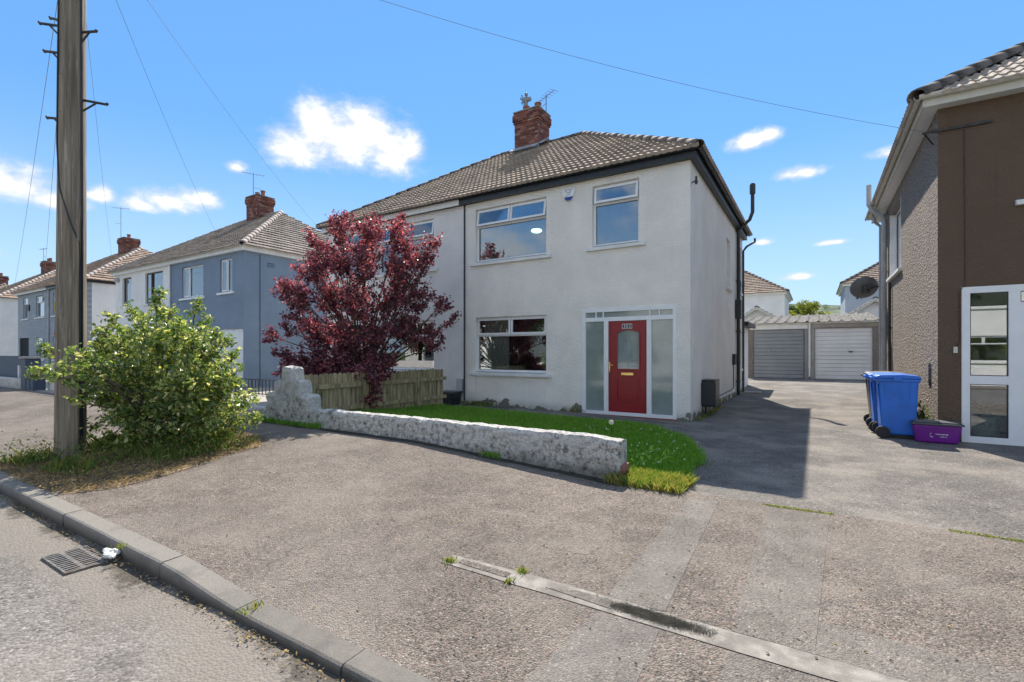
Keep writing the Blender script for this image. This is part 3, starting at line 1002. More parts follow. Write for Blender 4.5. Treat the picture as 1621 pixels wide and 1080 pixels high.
def chimney(root, x0, x1, y0, y1, zb, zt, pots=2, fine=True, aer=None, cowl=False):
    """brick stack with corbelled head; individual brick geometry"""
    core = MB().box(x0+.012, x1-.012, y0+.012, y1-.012, zb, zt-.01)
    ch = core.build('chimney', 'mortar', root)
    br = MB(); bw, bh, bd = .225, .075, .1
    ncourse = int((zt-zb)/bh)
    for c in range(ncourse):
        z0 = zb + c*bh
        top = ncourse - c
        grow = .0 if top > 5 else (.03 if top in (5, 1) else .055)
        a0, a1, b0, b1 = x0-grow, x1+grow, y0-grow, y1+grow
        for face in range(4):
            Lf = (a1-a0) if face % 2 == 0 else (b1-b0)
            t = -(bw/2 if (c+face) % 2 else 0)
            while t < Lf:
                s0, s1 = max(t, 0)+.005, min(t+bw, Lf)-.005
                t += bw
                if s1-s0 < .03: continue
                j = random.uniform(-.004, .004)
                if face == 0: br.box(a0+s0, a0+s1, b0+j, b0+bd, z0+.005, z0+bh-.005)
                elif face == 1: br.box(a1-bd, a1+j, b0+s0, b0+s1, z0+.005, z0+bh-.005)
                elif face == 2: br.box(a0+s0, a0+s1, b1-bd, b1+j, z0+.005, z0+bh-.005)
                else: br.box(a0+j, a0+bd, b0+s0, b0+s1, z0+.005, z0+bh-.005)
                br.r += [random.random()**1.2]*6
    br.build('brickwork', 'brick', ch, kind='stuff')
    MB().box(x0-.04, x1+.04, y0-.04, y1+.04, zt-.012, zt+.02).build('flaunching', 'mortar', ch)
    for i in range(pots):
        cx = x0 + (x1-x0)*(i+.5)/pots; cy = (y0+y1)/2
        po = MB().lathe((cx, cy, zt), [(.13, 0), (.125, .05), (.105, .06), (.095, .26), (.12, .28), (.12, .33), (.085, .33), (.08, .05)], 14)
        pt = po.build('chimney_pot', 'pot_clay', ch, smooth=False)
        if cowl and i == 0:
            cz = zt+.33
            cm = MB().tube([(cx, cy, cz), (cx, cy, cz+.22)], .06, 10)
            cm.tube([(cx-.10, cy, cz+.25), (cx+.16, cy+.02, cz+.25)], [.10, .08], 12)
            cm.lathe((cx, cy, cz+.34), [(.0, .16), (.05, .13), (.06, .06), (.02, 0)], 10)
            for k in range(6):
                a = k*math.pi/3
                p0 = Vector((cx-.13, cy, cz+.25)); d = Vector((0, math.cos(a), math.sin(a))); q = Vector((-.03, -math.sin(a), math.cos(a)))
                cm.poly([p0+d*.02-q*.015, p0+d*.18-q*.05, p0+d*.19+q*.05, p0+d*.02+q*.015])
            cm.build('cowl', 'aerial', ch)
    if aer: aerial(ch, *aer)
    return ch


def pipe(root, pts, r, m, name='downpipe', brackets=True):
    mb = MB().tube(pts, r, 10)
    if brackets:
        z0, z1 = min(p[2] for p in pts), max(p[2] for p in pts)
        q = pts[-1]
        z = z0 + .4
        while z < z1 - .5:
            mb.tube([(q[0], q[1], z), (q[0], q[1], z+.05)], r*1.28, 10)
            z += 1.6
    return mb.build(name, m, root, smooth=False)


LT2 = [(0, .5, .67, 1, 'sash'), (.5, 1, .67, 1, 'sash'), (0, 1, 0, .67, 'fixed')]
LT2O = [(0, .5, .67, 1, 'open'), (.5, 1, .67, 1, 'open'), (0, 1, 0, .67, 'fixed')]
LT1O = [(0, 1, .70, 1, 'open'), (0, 1, 0, .70, 'fixed')]
LT1 = [(0, 1, .70, 1, 'sash'), (0, 1, 0, .70, 'fixed')]
CAS = [(0, .3, 0, 1, 'sash'), (.3, 1, 0, 1, 'fixed')]
CAS2 = [(0, .5, 0, 1, 'sash'), (.5, 1, 0, 1, 'fixed')]
PLAIN = [(0, 1, 0, 1, 'fixed')]
YF = 10.29
YB = 18.6
EAVE = 5.36

# ------------------------------------------------------------------ main pair of houses
main = empty('semi_detached_house', (-7.89, YF, 0), 'white roughcast pair of semi-detached houses with brown tiled hip roof and a red front door', 'house')
F = [(-7.58, -5.47, 3.80, 5.18), (-4.29, -3.21, 3.83, 5.20), (-7.58, -5.47, .93, 2.34), (-4.54, -2.43, .04, 2.42)]
FL = [(-11.25, -9.02, 3.80, 5.18), (-11.25, -9.02, .93, 2.34), (-12.9, -12.0, 3.83, 5.20), (-13.3, -12.0, .05, 2.3)]
SR = [(15.05, 15.75, 3.35, 4.75), (17.7, 18.35, 3.45, 5.0), (17.5, 18.3, .9, 2.2)]
mb = MB()
wall_sheet(mb, front_T(YF), -7.89, -2.15, -.1, EAVE, F)
wall_sheet(mb, right_T(-2.15), YF, YB, -.1, EAVE, SR)
mb.poly([(-7.89, YB, -.1), (-2.15, YB, -.1), (-2.15, YB, EAVE), (-7.89, YB, EAVE)])
mb.build('wall', 'render_white', main)
mb = MB()
wall_sheet(mb, front_T(YF), -13.63, -7.89, -.1, EAVE, FL)
wall_sheet(mb, left_T(-13.63), YF, YB, -.1, EAVE, [])
mb.poly([(-13.63, YB, -.1), (-7.89, YB, -.1), (-7.89, YB, EAVE), (-13.63, YB, EAVE)])
mb.build('wall', 'render_white_b', main)
mb = MB().box(-7.95, -7.83, YF+.05, YB-.05, 0, EAVE-.01)
mb.box(-7.82, -2.25, YF+2.6, YF+2.7, 0, EAVE-.02).box(-13.5, -7.96, YF+2.6, YF+2.7, 0, EAVE-.02).box(-4.9, -4.8, YF+.17, YF+2.59, .02, EAVE-.02)
mb.build('partition_wall', 'room', main)
mb = MB().box(-7.82, -4.91, YF+.17, YF+2.59, 2.6, 2.75).box(-4.79, -2.25, YF+.17, YF+2.59, 2.6, 2.75).box(-13.5, -7.96, YF+.17, YF+2.59, 2.6, 2.75).box(-13.5, -7.96, YF+.17, YF+2.59, .1, .14).box(-7.82, -4.91, YF+.17, YF+2.59, .1, .14)
mb.build('floor', 'room_floor', main)
Tm = front_T(YF)
window(main, Tm, *F[0], LT2O)
window(main, Tm, *F[1], LT1O)
window(main, Tm, *F[2], LT2)
window(main, Tm, *FL[0], LT2O)
window(main, Tm, *FL[1], LT2)
window(main, Tm, *FL[2], LT1)
window(main, right_T(-2.15), *SR[0], PLAIN)
window(main, right_T(-2.15), *SR[1], LT1)
window(main, right_T(-2.15), *SR[2], PLAIN)
# net curtains hanging behind the panes
mb = MB()
n = 26
for i in range(n):
    a, b_ = -7.5+.8*i/n, -7.5+.8*(i+1)/n
    mb.poly([(a, YF+.28+.02*math.sin(i*1.9), 1.0), (b_, YF+.28+.02*math.sin((i+1)*1.9), 1.0), (b_, YF+.28+.02*math.sin((i+1)*1.9), 2.3), (a, YF+.28+.02*math.sin(i*1.9), 2.3)])
mb.build('curtain', 'curtain', main)
mb = MB().lathe((-6.3, YF+1.0, 4.62), [(.0, 0), (.10, .015), (.15, .05), (.13, .09), (.0, .11)], 18)
mb.build('ceiling_lamp', lampm, main, smooth=True)

# front door set
ds = MB()
f0, f1 = -.012, .06
for a, b_, c, d in [(-4.54, -4.45, .04, 2.42), (-2.50, -2.43, .04, 2.42), (-4.45, -2.50, 2.335, 2.42), (-4.45, -2.50, 2.125, 2.215), (-4.45, -2.50, .04, .115),
                    (-4.01, -3.905, .115, 2.125), (-3.045, -2.945, .115, 2.125)]:
    ds.box(a, b_, f0, f1, c, d, Tm)
for x in (-4.20, -4.03, -2.98, -2.78):
    ds.box(x-.012, x+.012, f0+.004, f1-.01, 2.215, 2.335, Tm)
door_set = ds.build('door_frame', 'upvc_white', main)
MB().box(-4.45, -4.01, .02, .035, .115, 2.125, Tm).build('side_light', 'frosted', door_set)
MB().box(-2.945, -2.50, .02, .035, .115, 2.125, Tm).build('side_light', 'frosted', door_set)
for a, b_ in ((-4.45, -4.212), (-4.188, -4.042), (-4.018, -2.992), (-2.968, -2.792), (-2.768, -2.50)):
    MB().box(a, b_, .022, .034, 2.215, 2.335, Tm).build('fan_light', 'frosted', door_set)
L0, L1, Z0, Z1 = -3.905, -3.045, .115, 2.125
dr = MB()
ga, gb, gc, gd = -3.70, -3.215, 1.07, 1.86
# leaf with glazed opening, built from stiles and rails
for a, b_, c, d in [(L0+.004, ga, Z0, Z1-.004), (gb, L1-.004, Z0, Z1-.004), (ga, gb, Z0, gc), (ga, gb, gd+.06, Z1-.004)]:
    dr.box(a, b_, .004, .05, c, d, Tm)
arc = [(ga + (gb-ga)*i/12, gd + .06*math.sin(math.pi*i/12)) for i in range(13)]
for i in range(12):
    (a, za), (b_, zb) = arc[i], arc[i+1]
    dr.quadbox([Tm(a, .004, za), Tm(b_, .004, zb), Tm(b_, .05, zb), Tm(a, .05, za), Tm(a, .004, gd+.06), Tm(b_, .004, gd+.06), Tm(b_, .05, gd+.06), Tm(a, .05, gd+.06)])
door = dr.build('door', 'door_red', main)
mo = MB()


def rectmould(mb, a, b_, c, d, w_=.026, d0=-.012):
    for q in ((a, b_, c, c+w_), (a, b_, d-w_, d), (a, a+w_, c+w_, d-w_), (b_-w_, b_, c+w_, d-w_)):
        mb.box(q[0], q[1], d0, .003, q[2], q[3], Tm)


rectmould(mo, -3.72, -3.195, .36, .88)
rectmould(mo, L0+.03, L1-.03, Z0+.03, Z1-.03, .018, -.004)
mo.box(-3.665, -3.25, -.006, .003, .415, .825, Tm)
for a, b_, c, d in [(ga-.028, ga, gc-.028, gd+.01), (gb, gb+.028, gc-.028, gd+.01), (ga, gb, gc-.028, gc)]:
    mo.box(a, b_, -.012, .003, c, d, Tm)
for i in range(12):
    (a, za), (b_, zb) = arc[i], arc[i+1]
    mo.quadbox([Tm(a, -.012, za), Tm(b_, -.012, zb), Tm(b_, .003, zb), Tm(a, .003, za), Tm(a, -.012, za+.028), Tm(b_, -.012, zb+.028), Tm(b_, .003, zb+.028), Tm(a, .003, za+.028)])
mo.build('moulding', 'door_red', door)
MB().box(ga, gb, .02, .03, gc, gd+.058, Tm).build('glazing', 'frosted', door)
ld = MB()
cxm = (ga+gb)/2


def came(pts):
    for (a, b_), (c, d) in zip(pts[:-1], pts[1:]):
        ld.tube([Tm(a, .018, b_), Tm(c, .018, d)], .0045, 5)


came([(ga+.05, gc), (ga+.05, gd)]); came([(gb-.05, gc), (gb-.05, gd)]); came([(ga, gc+.05), (gb, gc+.05)])
for s in (-1, 1):
    came([(cxm + s*(.02+.07*math.sin(math.pi*i/14)*(1 if i < 9 else .8)), gc+.22+.56*i/14) for i in range(15)])
    came([(cxm + s*.2*math.sin(math.pi*.5*i/8), gc+.16+.09*(i/8)**2) for i in range(9)])
    came([(cxm + s*(.03+.10*i/6), gd-.12-.05*math.sin(i/6*math.pi)) for i in range(7)])
came([(cxm, gc), (cxm, gc+.2)])
ld.build('lead_came', 'lead', door)
bevel(MB().box(-3.61, -3.335, -.014, .004, .925, .99, Tm).build('letter_box', 'brass', door), .006)
h = MB().box(-3.893, -3.862, -.012, .004, 1.0, 1.22, Tm); h.tube([Tm(-3.878, -.01, 1.15), Tm(-3.878, -.05, 1.15), Tm(-3.77, -.052, 1.145)], .011, 8)
h.lathe(Tm(-3.878, -.015, 1.03), [(.0, 0), (.012, .0), (.012, .02), (0, .02)], 8)
h.build('door_handle', 'brass', door)
for ch_, cxn in (('3', -3.535), ('2', -3.415)):
    tl = MB().box(cxn-.052, cxn+.052, -.008, .004, 1.945, 2.055, Tm).build('number_tile', 'tile_black', door)
    bd_ = MB()
    for q in ((-.052, -.044, -.055, .055), (.044, .052, -.055, .055), (-.044, .044, -.055, -.047), (-.044, .044, .047, .055)):
        bd_.box(cxn+q[0], cxn+q[1], -.0105, -.0078, 2.0+q[2], 2.0+q[3], Tm)
    t = text_mb(ch_, .105, lambda x, y, z, cxn=cxn: Tm(cxn+x, -.0095-z, 2.0+y))
    k = len(bd_.v); bd_.v += t.v; bd_.f += [tuple(i+k for i in f) for f in t.f]
    bd_.build('number', 'ink_white', door)
MB().box(-4.56, -2.41, -.05, .02, -.02, .042, Tm).build('door_step', 'step_red', main)

# fittings on the walls
al = MB()
shape = [(-.15, .13), (.15, .13), (.145, .02), (.085, -.13), (.055, -.155), (-.055, -.155), (-.085, -.13), (-.145, .02)]
al.prism([Tm(-4.86+x, -.055, 5.12+z) for x, z in shape], [Tm(-4.86+x, .002, 5.12+z) for x, z in shape])
al_o = al.build('alarm_box', 'upvc_white', main)
sh2 = [(-.112, -.07), (.112, -.07), (.085, -.13), (.055, -.155), (-.055, -.155), (-.085, -.13)]
MB().prism([Tm(-4.86+x, -.0585, 5.12+z) for x, z in sh2], [Tm(-4.86+x, -.05, 5.12+z) for x, z in sh2]).build('beacon', 'alarm_blue', al_o)
mb = MB()
for z, x0, x1 in ((5.22, -.12, .12), (5.18, -.09, -.03), (5.18, .01, .08), (5.15, -.05, .06), (5.10, -.04, .05), (5.075, -.08, -.03)):
    mb.box(-4.86+x0, -4.86+x1, -.0575, -.05, z-.006, z+.006, Tm)
mb.build('print', 'ink_dark', al_o)
eaves(main, -13.63, -2.15, YF, YB, EAVE, 'plastic_black', 'plastic_black' , split=(-8.03, 'paint_white', 'plastic_black'))
hip_roof(main, -13.85, -1.93, YF-.22, YB+.22, EAVE+.17, R(33.7), p=.15, spp=7, ridge_rad=.105)
chimney(main, -8.68, -7.76, 14.02, 14.82, 7.9, 9.58, pots=2, cowl=True, aer=(-7.85, 14.75, 9.55, .75, 2))
fl = MB().box(-8.72, -7.72, 13.93, 14.02, 8.10, 8.33); fl.quadbox([(-8.74, 13.75, 8.165), (-7.70, 13.75, 8.165), (-7.70, 14.02, 8.345), (-8.74, 14.02, 8.345), (-8.74, 13.75, 8.19), (-7.70, 13.75, 8.19), (-7.70, 14.02, 8.375), (-8.74, 14.02, 8.375)])
fl.quadbox([(-7.76, 14.0, 8.33), (-7.58, 14.0, 8.33), (-7.58, 14.45, 8.63), (-7.76, 14.45, 8.63), (-7.76, 14.0, 8.37), (-7.58, 14.0, 8.37), (-7.58, 14.45, 8.67), (-7.76, 14.45, 8.67)])
fl.build('flashing', 'lead', main)
pipe(main, [(-7.93, YF-.02, 5.36), (-7.93, YF-.025, .12)], .022, 'plastic_black', 'cable_conduit', False)
# soil pipe and rear downpipe on the gable side
Xs = -2.15
pipe(main, [(-1.66, 16.9, 6.55), (-1.66, 16.9, 5.85), (-1.74, 16.9, 5.62), (-1.98, 16.9, 5.42), (-2.07, 16.9, 5.30), (-2.07, 16.9, .08)], .055, 'plastic_black', 'soil_pipe')
MB().lathe((-1.66, 16.9, 6.40), [(.062, 0), (.085, .02), (.085, .30), (.06, .34), (0, .35)], 12).build('vent_cowl', 'plastic_black', main)
mb = MB().tube([(-2.07, 16.9, 2.95), (-2.07, 17.15, 3.15), (-2.09, 17.6, 3.75)], .03, 8).tube([(-2.07, 16.9, 2.55), (-2.07, 17.9, 2.75)], .025, 8).box(-2.14, -1.98, 16.76, 17.04, 2.5, 3.1)
mb.build('waste_pipe', 'plastic_black', main)
pipe(main, [(-1.77, 18.75, 5.40), (-1.77, 18.75, 5.28), (-1.98, 18.3, 5.05), (-2.08, 18.25, 4.9), (-2.08, 18.25, .08)], .036, 'plastic_black', 'downpipe')
mb = MB().tube([(-2.13, 16.3, 1.1), (-2.13, 16.3, .35), (-2.13, 15.9, .30), (-2.13, 12.2, .28)], .014, 6)
mb.build('cable', 'plastic_black', main)
MB().box(-2.15, -2.06, 16.15, 16.42, 1.05, 1.38).build('junction_box', 'plastic_black', main)
MB().tube([(-2.12, 12.1, .26), (-2.12, 15.9, .22), (-2.12, 16.6, .22)], .02, 8).build('waste_pipe', 'upvc_white', main, label='white waste pipe along the foot of the wall')
mbx = MB().box(-2.15, -1.86, 11.42, 11.98, .22, .82).box(-2.15, -1.84, 11.36, 11.41, .26, .76)
bevel(mbx.build('meter_box', 'plastic_black', main), .01)
MB().tube([(-2.08, 11.55, .25), (-2.08, 11.55, -.02)], .022, 8).build('meter_pipe', 'plastic_black', main)
mb = MB().tube([(-2.15, YF+.12, 4.92), (-2.05, YF+.06, 4.95)], .012, 6).tube([(-2.05, YF+.06, 4.86), (-2.05, YF+.06, 5.02)], .022, 8).lathe((-2.05, YF+.06, 4.88), [(.03, 0), (.035, .03), (.03, .06)], 8)
mb.build('cable_bracket', 'metal_dark', main)
MB().tube([(-2.14, YF+.14, 4.9), (-2.145, YF+.14, .9)], .006, 5).build('cable', 'upvc_white', main)
for x in (-8.22, -8.95):
    mb = MB()
    for i in range(4):
        mb.box(x-.08, x+.08, -.006, .003, 5.0+i*.045, 5.02+i*.045, Tm)
    mb.box(x-.085, x-.075, -.007, .003, 4.99, 5.16, Tm).build('air_vent', 'render_clean', main)
MB().box(-8.16, -7.98, -.07, .002, .40, .72, Tm).build('meter_box', 'plastic_grey', main, label='small grey plastic box on the wall')
MB().tube([(-8.05, YF-.03, .4), (-8.05, YF-.03, .1), (-7.94, YF-.03, .12)], .012, 6).build('cable', 'plastic_grey', main)
dc_ = empty('drain_cover', (-1.75, 17.9, gz(-1.75, 17.9)), 'small pale concrete drain surround at the foot of the downpipe', 'drain cover')
bevel(MB().box(-2.0, -1.5, 17.65, 18.15, gz(-1.75, 17.9)-.02, gz(-1.75, 17.9)+.05).build('surround', 'concrete', dc_), .015)
# rear lean-to behind the side wall
mb = MB().box(-4.5, -2.2, YB, YB+2.2, 0, 2.35)
mb.build('rear_porch', 'render_clean', main)
mb = MB().quadbox([(-4.6, YB, 2.6), (-1.95, YB, 2.35), (-1.95, YB+2.4, 2.35), (-4.6, YB+2.4, 2.6), (-4.6, YB, 2.75), (-1.95, YB, 2.50), (-1.95, YB+2.4, 2.50), (-4.6, YB+2.4, 2.75)])
mb.build('porch_roof', 'plastic_black', main)

# ------------------------------------------------------------------ blue and white pair
blue = empty('semi_detached_house', (-24.58, YF, 0), 'pair of semi-detached houses, one half painted blue, the other white', 'house')
BF = [(-23.53, -21.68, 3.80, 5.14), (-20.37, -19.43, 3.85, 5.17), (-23.47, -21.68, .95, 2.29), (-20.74, -18.66, .02, 2.36)]
WF = [(-29.77, -28.69, 3.78, 5.18), (-27.14, -25.32, 3.75, 5.2), (-27.14, -25.32, .95, 2.3), (-29.8, -28.6, .02, 2.2)]
mb = MB()
wall_sheet(mb, front_T(YF), -24.58, -18.58, -.1, EAVE, BF)
wall_sheet(mb, right_T(-18.58), YF, YB, -.1, EAVE, [])
mb.poly([(-24.58, YB, -.1), (-18.58, YB, -.1), (-18.58, YB, EAVE), (-24.58, YB, EAVE)])
mb.build('wall', 'render_blue', blue, label='blue painted half of the pair')
mb = MB()
wall_sheet(mb, front_T(YF), -30.58, -24.58, -.1, EAVE, WF)
wall_sheet(mb, left_T(-30.58), YF, YB, -.1, EAVE, [])
mb.poly([(-30.58, YB, -.1), (-24.58, YB, -.1), (-24.58, YB, EAVE), (-30.58, YB, EAVE)])
mb.build('wall', 'render_clean', blue, label='white painted half of the pair')
MB().box(-30.5, -18.7, YF+2.2, YF+2.3, 0, EAVE-.02).box(-24.6, -24.56, YF+.05, YF+2.19, 0, EAVE-.02).build('partition_wall', 'room', blue)
MB().box(-30.5, -24.7, YF+.18, YF+2.19, 2.6, 2.75).box(-24.5, -18.7, YF+.18, YF+2.19, 2.6, 2.75).build('floor', 'room_floor', blue)
window(blue, Tm, *BF[0], CAS, sill='upvc_white'); window(blue, Tm, *BF[1], CAS2, sill='upvc_white'); window(blue, Tm, *BF[2], CAS, sill='upvc_white')
window(blue, Tm, *WF[0], PLAIN, 'brown_frame'); window(blue, Tm, *WF[1], CAS, 'brown_frame'); window(blue, Tm, *WF[2], CAS, 'brown_frame')
gd_ = MB().box(-20.74, -18.66, .10, .12, .02, 2.36, Tm).build('porch_door', 'upvc_white', blue)
n = 14
for i in range(n):
    a = -20.72+2.04*i/n
    MB().box(a+.005, a+2.04/n-.005, .08, .099, .03, 2.34, Tm).build('board', 'upvc_white', gd_)
MB().box(-29.8, -28.6, .1, .14, .02, 2.2, Tm).build('door', 'brown_frame', blue)
eaves(blue, -30.58, -18.58, YF, YB, EAVE, 'paint_white', 'paint_cream')
hip_roof(blue, -30.80, -18.36, YF-.22, YB+.22, EAVE+.17, R(33.7), 'tile_dark', 'ridge_light', p=.15, spp=5)
chimney(blue, -25.1, -24.1, 14.0, 14.9, 7.9, 9.5, pots=2, aer=(-25.15, 14.4, 8.9, 2.0, 1))
pipe(blue, [(-24.56, YF-.05, 5.45), (-24.56, YF-.05, .05)], .04, 'upvc_white')
MB().lathe((-30.2, YF-.06, 5.02), [(.0, 0), (.14, .0), (.15, .12), (.06, .22), (0, .23)], 12).build('lamp', 'plastic_grey', blue)
mb = MB()
for i in range(3):
    mb.box(-18.582, -18.574, 11.2, 11.5, 4.85+i*.07, 4.88+i*.07)
mb.build('air_vent', 'blue_fence', blue)
MB().tube([(-18.56, 10.9, 5.3), (-18.56, 10.9, .1)], .012, 5).build('cable', 'blue_fence', blue)

# ------------------------------------------------------------------ grey pair and white houses further along
grey = empty('semi_detached_house', (-40.7, YF, 0), 'pair of semi-detached houses clad in painted grey brick with black front gate', 'house')
GF = [(-45.95, -44.9, 3.72, 5.12), (-43.25, -41.6, 3.72, 5.08), (-43.15, -41.6, 1.0, 2.40), (-46.75, -44.7, .02, 2.42), (-40.0, -38.3, 3.72, 5.1), (-40.0, -38.3, 1.0, 2.4), (-37, -36, 3.72, 5.1)]
mb = MB()
wall_sheet(mb, front_T(YF), -47.1, -34.4, -.1, EAVE, GF)
wall_sheet(mb, left_T(-47.1), YF, YB, -.1, EAVE, [])
mb.poly([(-47.1, YB, -.1), (-34.4, YB, -.1), (-34.4, YB, EAVE), (-47.1, YB, EAVE)])
mb.poly([(-34.4, YF, -.1), (-34.4, YF+.2, -.1), (-34.4, YF+.2, EAVE), (-34.4, YF, EAVE)])
mb.build('wall', 'brick_grey', grey)
MB().poly([(-34.4, YF+.2, -.1), (-34.4, YB, -.1), (-34.4, YB, EAVE), (-34.4, YF+.2, EAVE)]).build('gable_wall', 'render_clean', grey, label='white rendered side wall')
MB().box(-47, -34.5, YF+2.2, YF+2.3, 0, EAVE-.02).build('partition_wall', 'room', grey)
MB().box(-47, -34.5, YF+.18, YF+2.19, 2.6, 2.75).build('floor', 'room_floor', grey)
GL = [(0, .62, .70, 1, 'sash'), (.62, 1, .70, 1, 'fixed'), (0, 1, 0, .70, 'fixed')]
for i in (1, 2, 4, 5, 6): window(grey, Tm, *GF[i], GL)
window(grey, Tm, *GF[0], LT1)
gt = MB()
for i in range(9):
    gt.box(-46.73+i*.245, -46.69+i*.245, .05, .09, .03, 2.40, Tm)
gt.box(-46.75, -44.7, .05, .09, 1.1, 1.16, Tm)
gt.build('gate', 'plastic_black', grey)
MB().box(-46.75, -44.7, .14, .16, .02, 2.42, Tm).build('porch_screen', 'ink_dark', grey)
eaves(grey, -47.1, -34.4, YF, YB, EAVE, 'plastic_black', 'plastic_black' , split=(-40.75, 'paint_white', 'paint_cream'))
hip_roof(grey, -47.32, -34.18, YF-.22, YB+.22, EAVE+.17, R(33.7), 'tile_warm', 'ridge_light', p=.2, spp=4)
chimney(grey, -41.2, -40.2, 14.0, 14.9, 7.9, 9.35, pots=1, aer=(-41.3, 14.2, 8.6, 3.0, 3))
pipe(grey, [(-40.62, YF-.05, 5.45), (-40.62, YF-.05, .05)], .04, 'plastic_grey')
MB().box(-34.402, -34.38, 12.2, 12.9, 4.85, 5.1).build('air_vent', 'plastic_black', grey)
MB().box(-44.62, -44.45, -.08, 0, 4.2, 4.6, Tm).build('lantern', 'plastic_black', grey)


def plain_house(label, xl, xm, xr, wallm, tm, rm, y0=YF, y1=YB, ev=EAVE, wins=(), sides='FRL', fm='paint_white', gm='plastic_black', aer=None, ch=True, z0=-.1):
    h = empty('semi_detached_house', (xm, y0, 0), label, 'house')
    mb = MB()
    wall_sheet(mb, front_T(y0), xl, xr, z0, ev, wins)
    wall_sheet(mb, right_T(xr), y0, y1, z0, ev, [])
    wall_sheet(mb, left_T(xl), y0, y1, z0, ev, [])
    mb.poly([(xl, y1, z0), (xr, y1, z0), (xr, y1, ev), (xl, y1, ev)])
    mb.build('wall', wallm, h)
    MB().box(xl+.1, xr-.1, y0+2.2, y0+2.3, 0, ev-.02).build('partition_wall', 'room', h)
    for q in wins: window(h, front_T(y0), *q, LT2 if q[1]-q[0] > 1.3 else LT1)
    eaves(h, xl, xr, y0, y1, ev, fm, gm)
    hd = (y1-y0)/2
    hip_roof(h, xl-.22, xr+.22, y0-.22, y1+.22, ev+.17, R(33.7), tm, rm, p=.2, spp=4, sides=sides)
    if ch: chimney(h, xm-.5, xm+.5, (y0+y1)/2-.45, (y0+y1)/2+.45, ev+2.5, ev+4.0, pots=2, aer=aer)
    return h


plain_house('plain white rendered pair of semi-detached houses beyond the grey brick pair', -63, -57, -51.3, 'render_clean', 'tile_warm', 'ridge_light',
            wins=[(-53.9, -52.2, 3.8, 5.1), (-53.9, -52.2, .95, 2.3), (-61, -59, 3.8, 5.1)], aer=(-57.6, 14.2, 8.7, 1.9, 5))
plain_house('white pair of semi-detached houses at the far end of the row', -78, -72, -66.3, 'render_clean', 'tile_warm', 'ridge_dark', wins=[(-70, -68.2, 3.8, 5.1), (-76, -74, 3.8, 5.1)])

# ------------------------------------------------------------------ brown house on the right
RY, RX, RB = 10.38, 1.70, 18.3
brown = empty('brown_house', (RX, RY, 0), 'brown rendered house with pebbledash side wall and white glazed porch screen', 'house')
RS = [(14.35, 16.3, 3.42, 5.08)]
RF = [(1.99, 4.2, -.02, 2.47), (2.74, 4.9, 3.78, 5.1)]
mb = MB(); wall_sheet(mb, front_T(RY), RX, 8.2, -.1, 5.40, RF)
mb.build('wall', 'render_brown', brown, label='smooth brown rendered front wall')
mb = MB(); wall_sheet(mb, left_T(RX), RY, RB, -.1, 5.40, RS)
mb.poly([(RX, RB, -.1), (8.2, RB, -.1), (8.2, RB, 5.4), (RX, RB, 5.4)]).poly([(8.2, RY, -.1), (8.2, RB, -.1), (8.2, RB, 5.4), (8.2, RY, 5.4)])
mb.build('wall', 'pebbledash', brown, label='pebbledash side wall')
mb = MB()
mb.box(RX+.1, 8.1, RY+1.6, RY+1.7, 0, 5.35)
mb.build('partition_wall', 'room', brown)
MB().box(RX+.1, 8.1, RY+.17, RY+1.59, 2.6, 2.75).build('floor', 'room_floor', brown)
MB().box(RX+.1, 8.1, RY+.05, RY+1.59, -.03, -.005).build('porch_floor', 'concrete', brown)
Tr = front_T(RY)
window(brown, left_T(RX), *RS[0], PLAIN, rec=.13)
MB().box(RX-.004, RX+.125, 16.262, 16.296, 3.425, 5.075).box(RX-.004, RX+.125, 14.354, 14.388, 3.425, 5.075).build('window_reveal', 'paint_white', brown)
window(brown, Tr, *RF[1], LT2)
ps = MB()
for a, b_, c, d in [(1.99, 2.09, 0, 2.47), (2.53, 2.66, 0, 2.47), (2.09, 2.53, 2.37, 2.47), (2.09, 2.53, 0, .10), (2.09, 2.53, .93, 1.06), (2.66, 4.2, 2.37, 2.47), (2.66, 4.2, 2.12, 2.20), (2.66, 2.76, .0, 2.12), (2.76, 3.5, 0, .1), (3.5, 3.62, 0, 2.12), (4.1, 4.2, 0, 2.12), (2.76, 3.5, .93, 1.06), (2.76, 3.5, 2.05, 2.12), (3.62, 4.1, 0, .1)]:
    ps.box(a, b_, -.01, .06, c, d, Tr)
scr = ps.build('porch_screen', 'upvc_white', brown)
for a, b_, c, d in [(2.09, 2.53, .10, .93), (2.09, 2.53, 1.06, 2.37), (2.66, 4.1, 2.20, 2.37), (2.76, 3.5, .1, .93), (2.76, 3.5, 1.06, 2.05), (3.62, 4.1, .1, 2.12)]:
    MB().box(a-.002, b_+.002, .02, .03, c-.002, d+.002, Tr).build('pane', 'glass', scr)
    g = MB(); e = .012
    for q in ((a, a+e, c, d), (b_-e, b_, c, d), (a+e, b_-e, c, c+e), (a+e, b_-e, d-e, d)):
        g.box(q[0], q[1], .006, .019, q[2], q[3], Tr)
    g.build('gasket', 'plastic_black', scr)
eaves(brown, RX, 8.2, RY, RB, 5.40, 'paint_cream', 'paint_cream', sides='L', oh=.22, fh=.17, sof='paint_white')
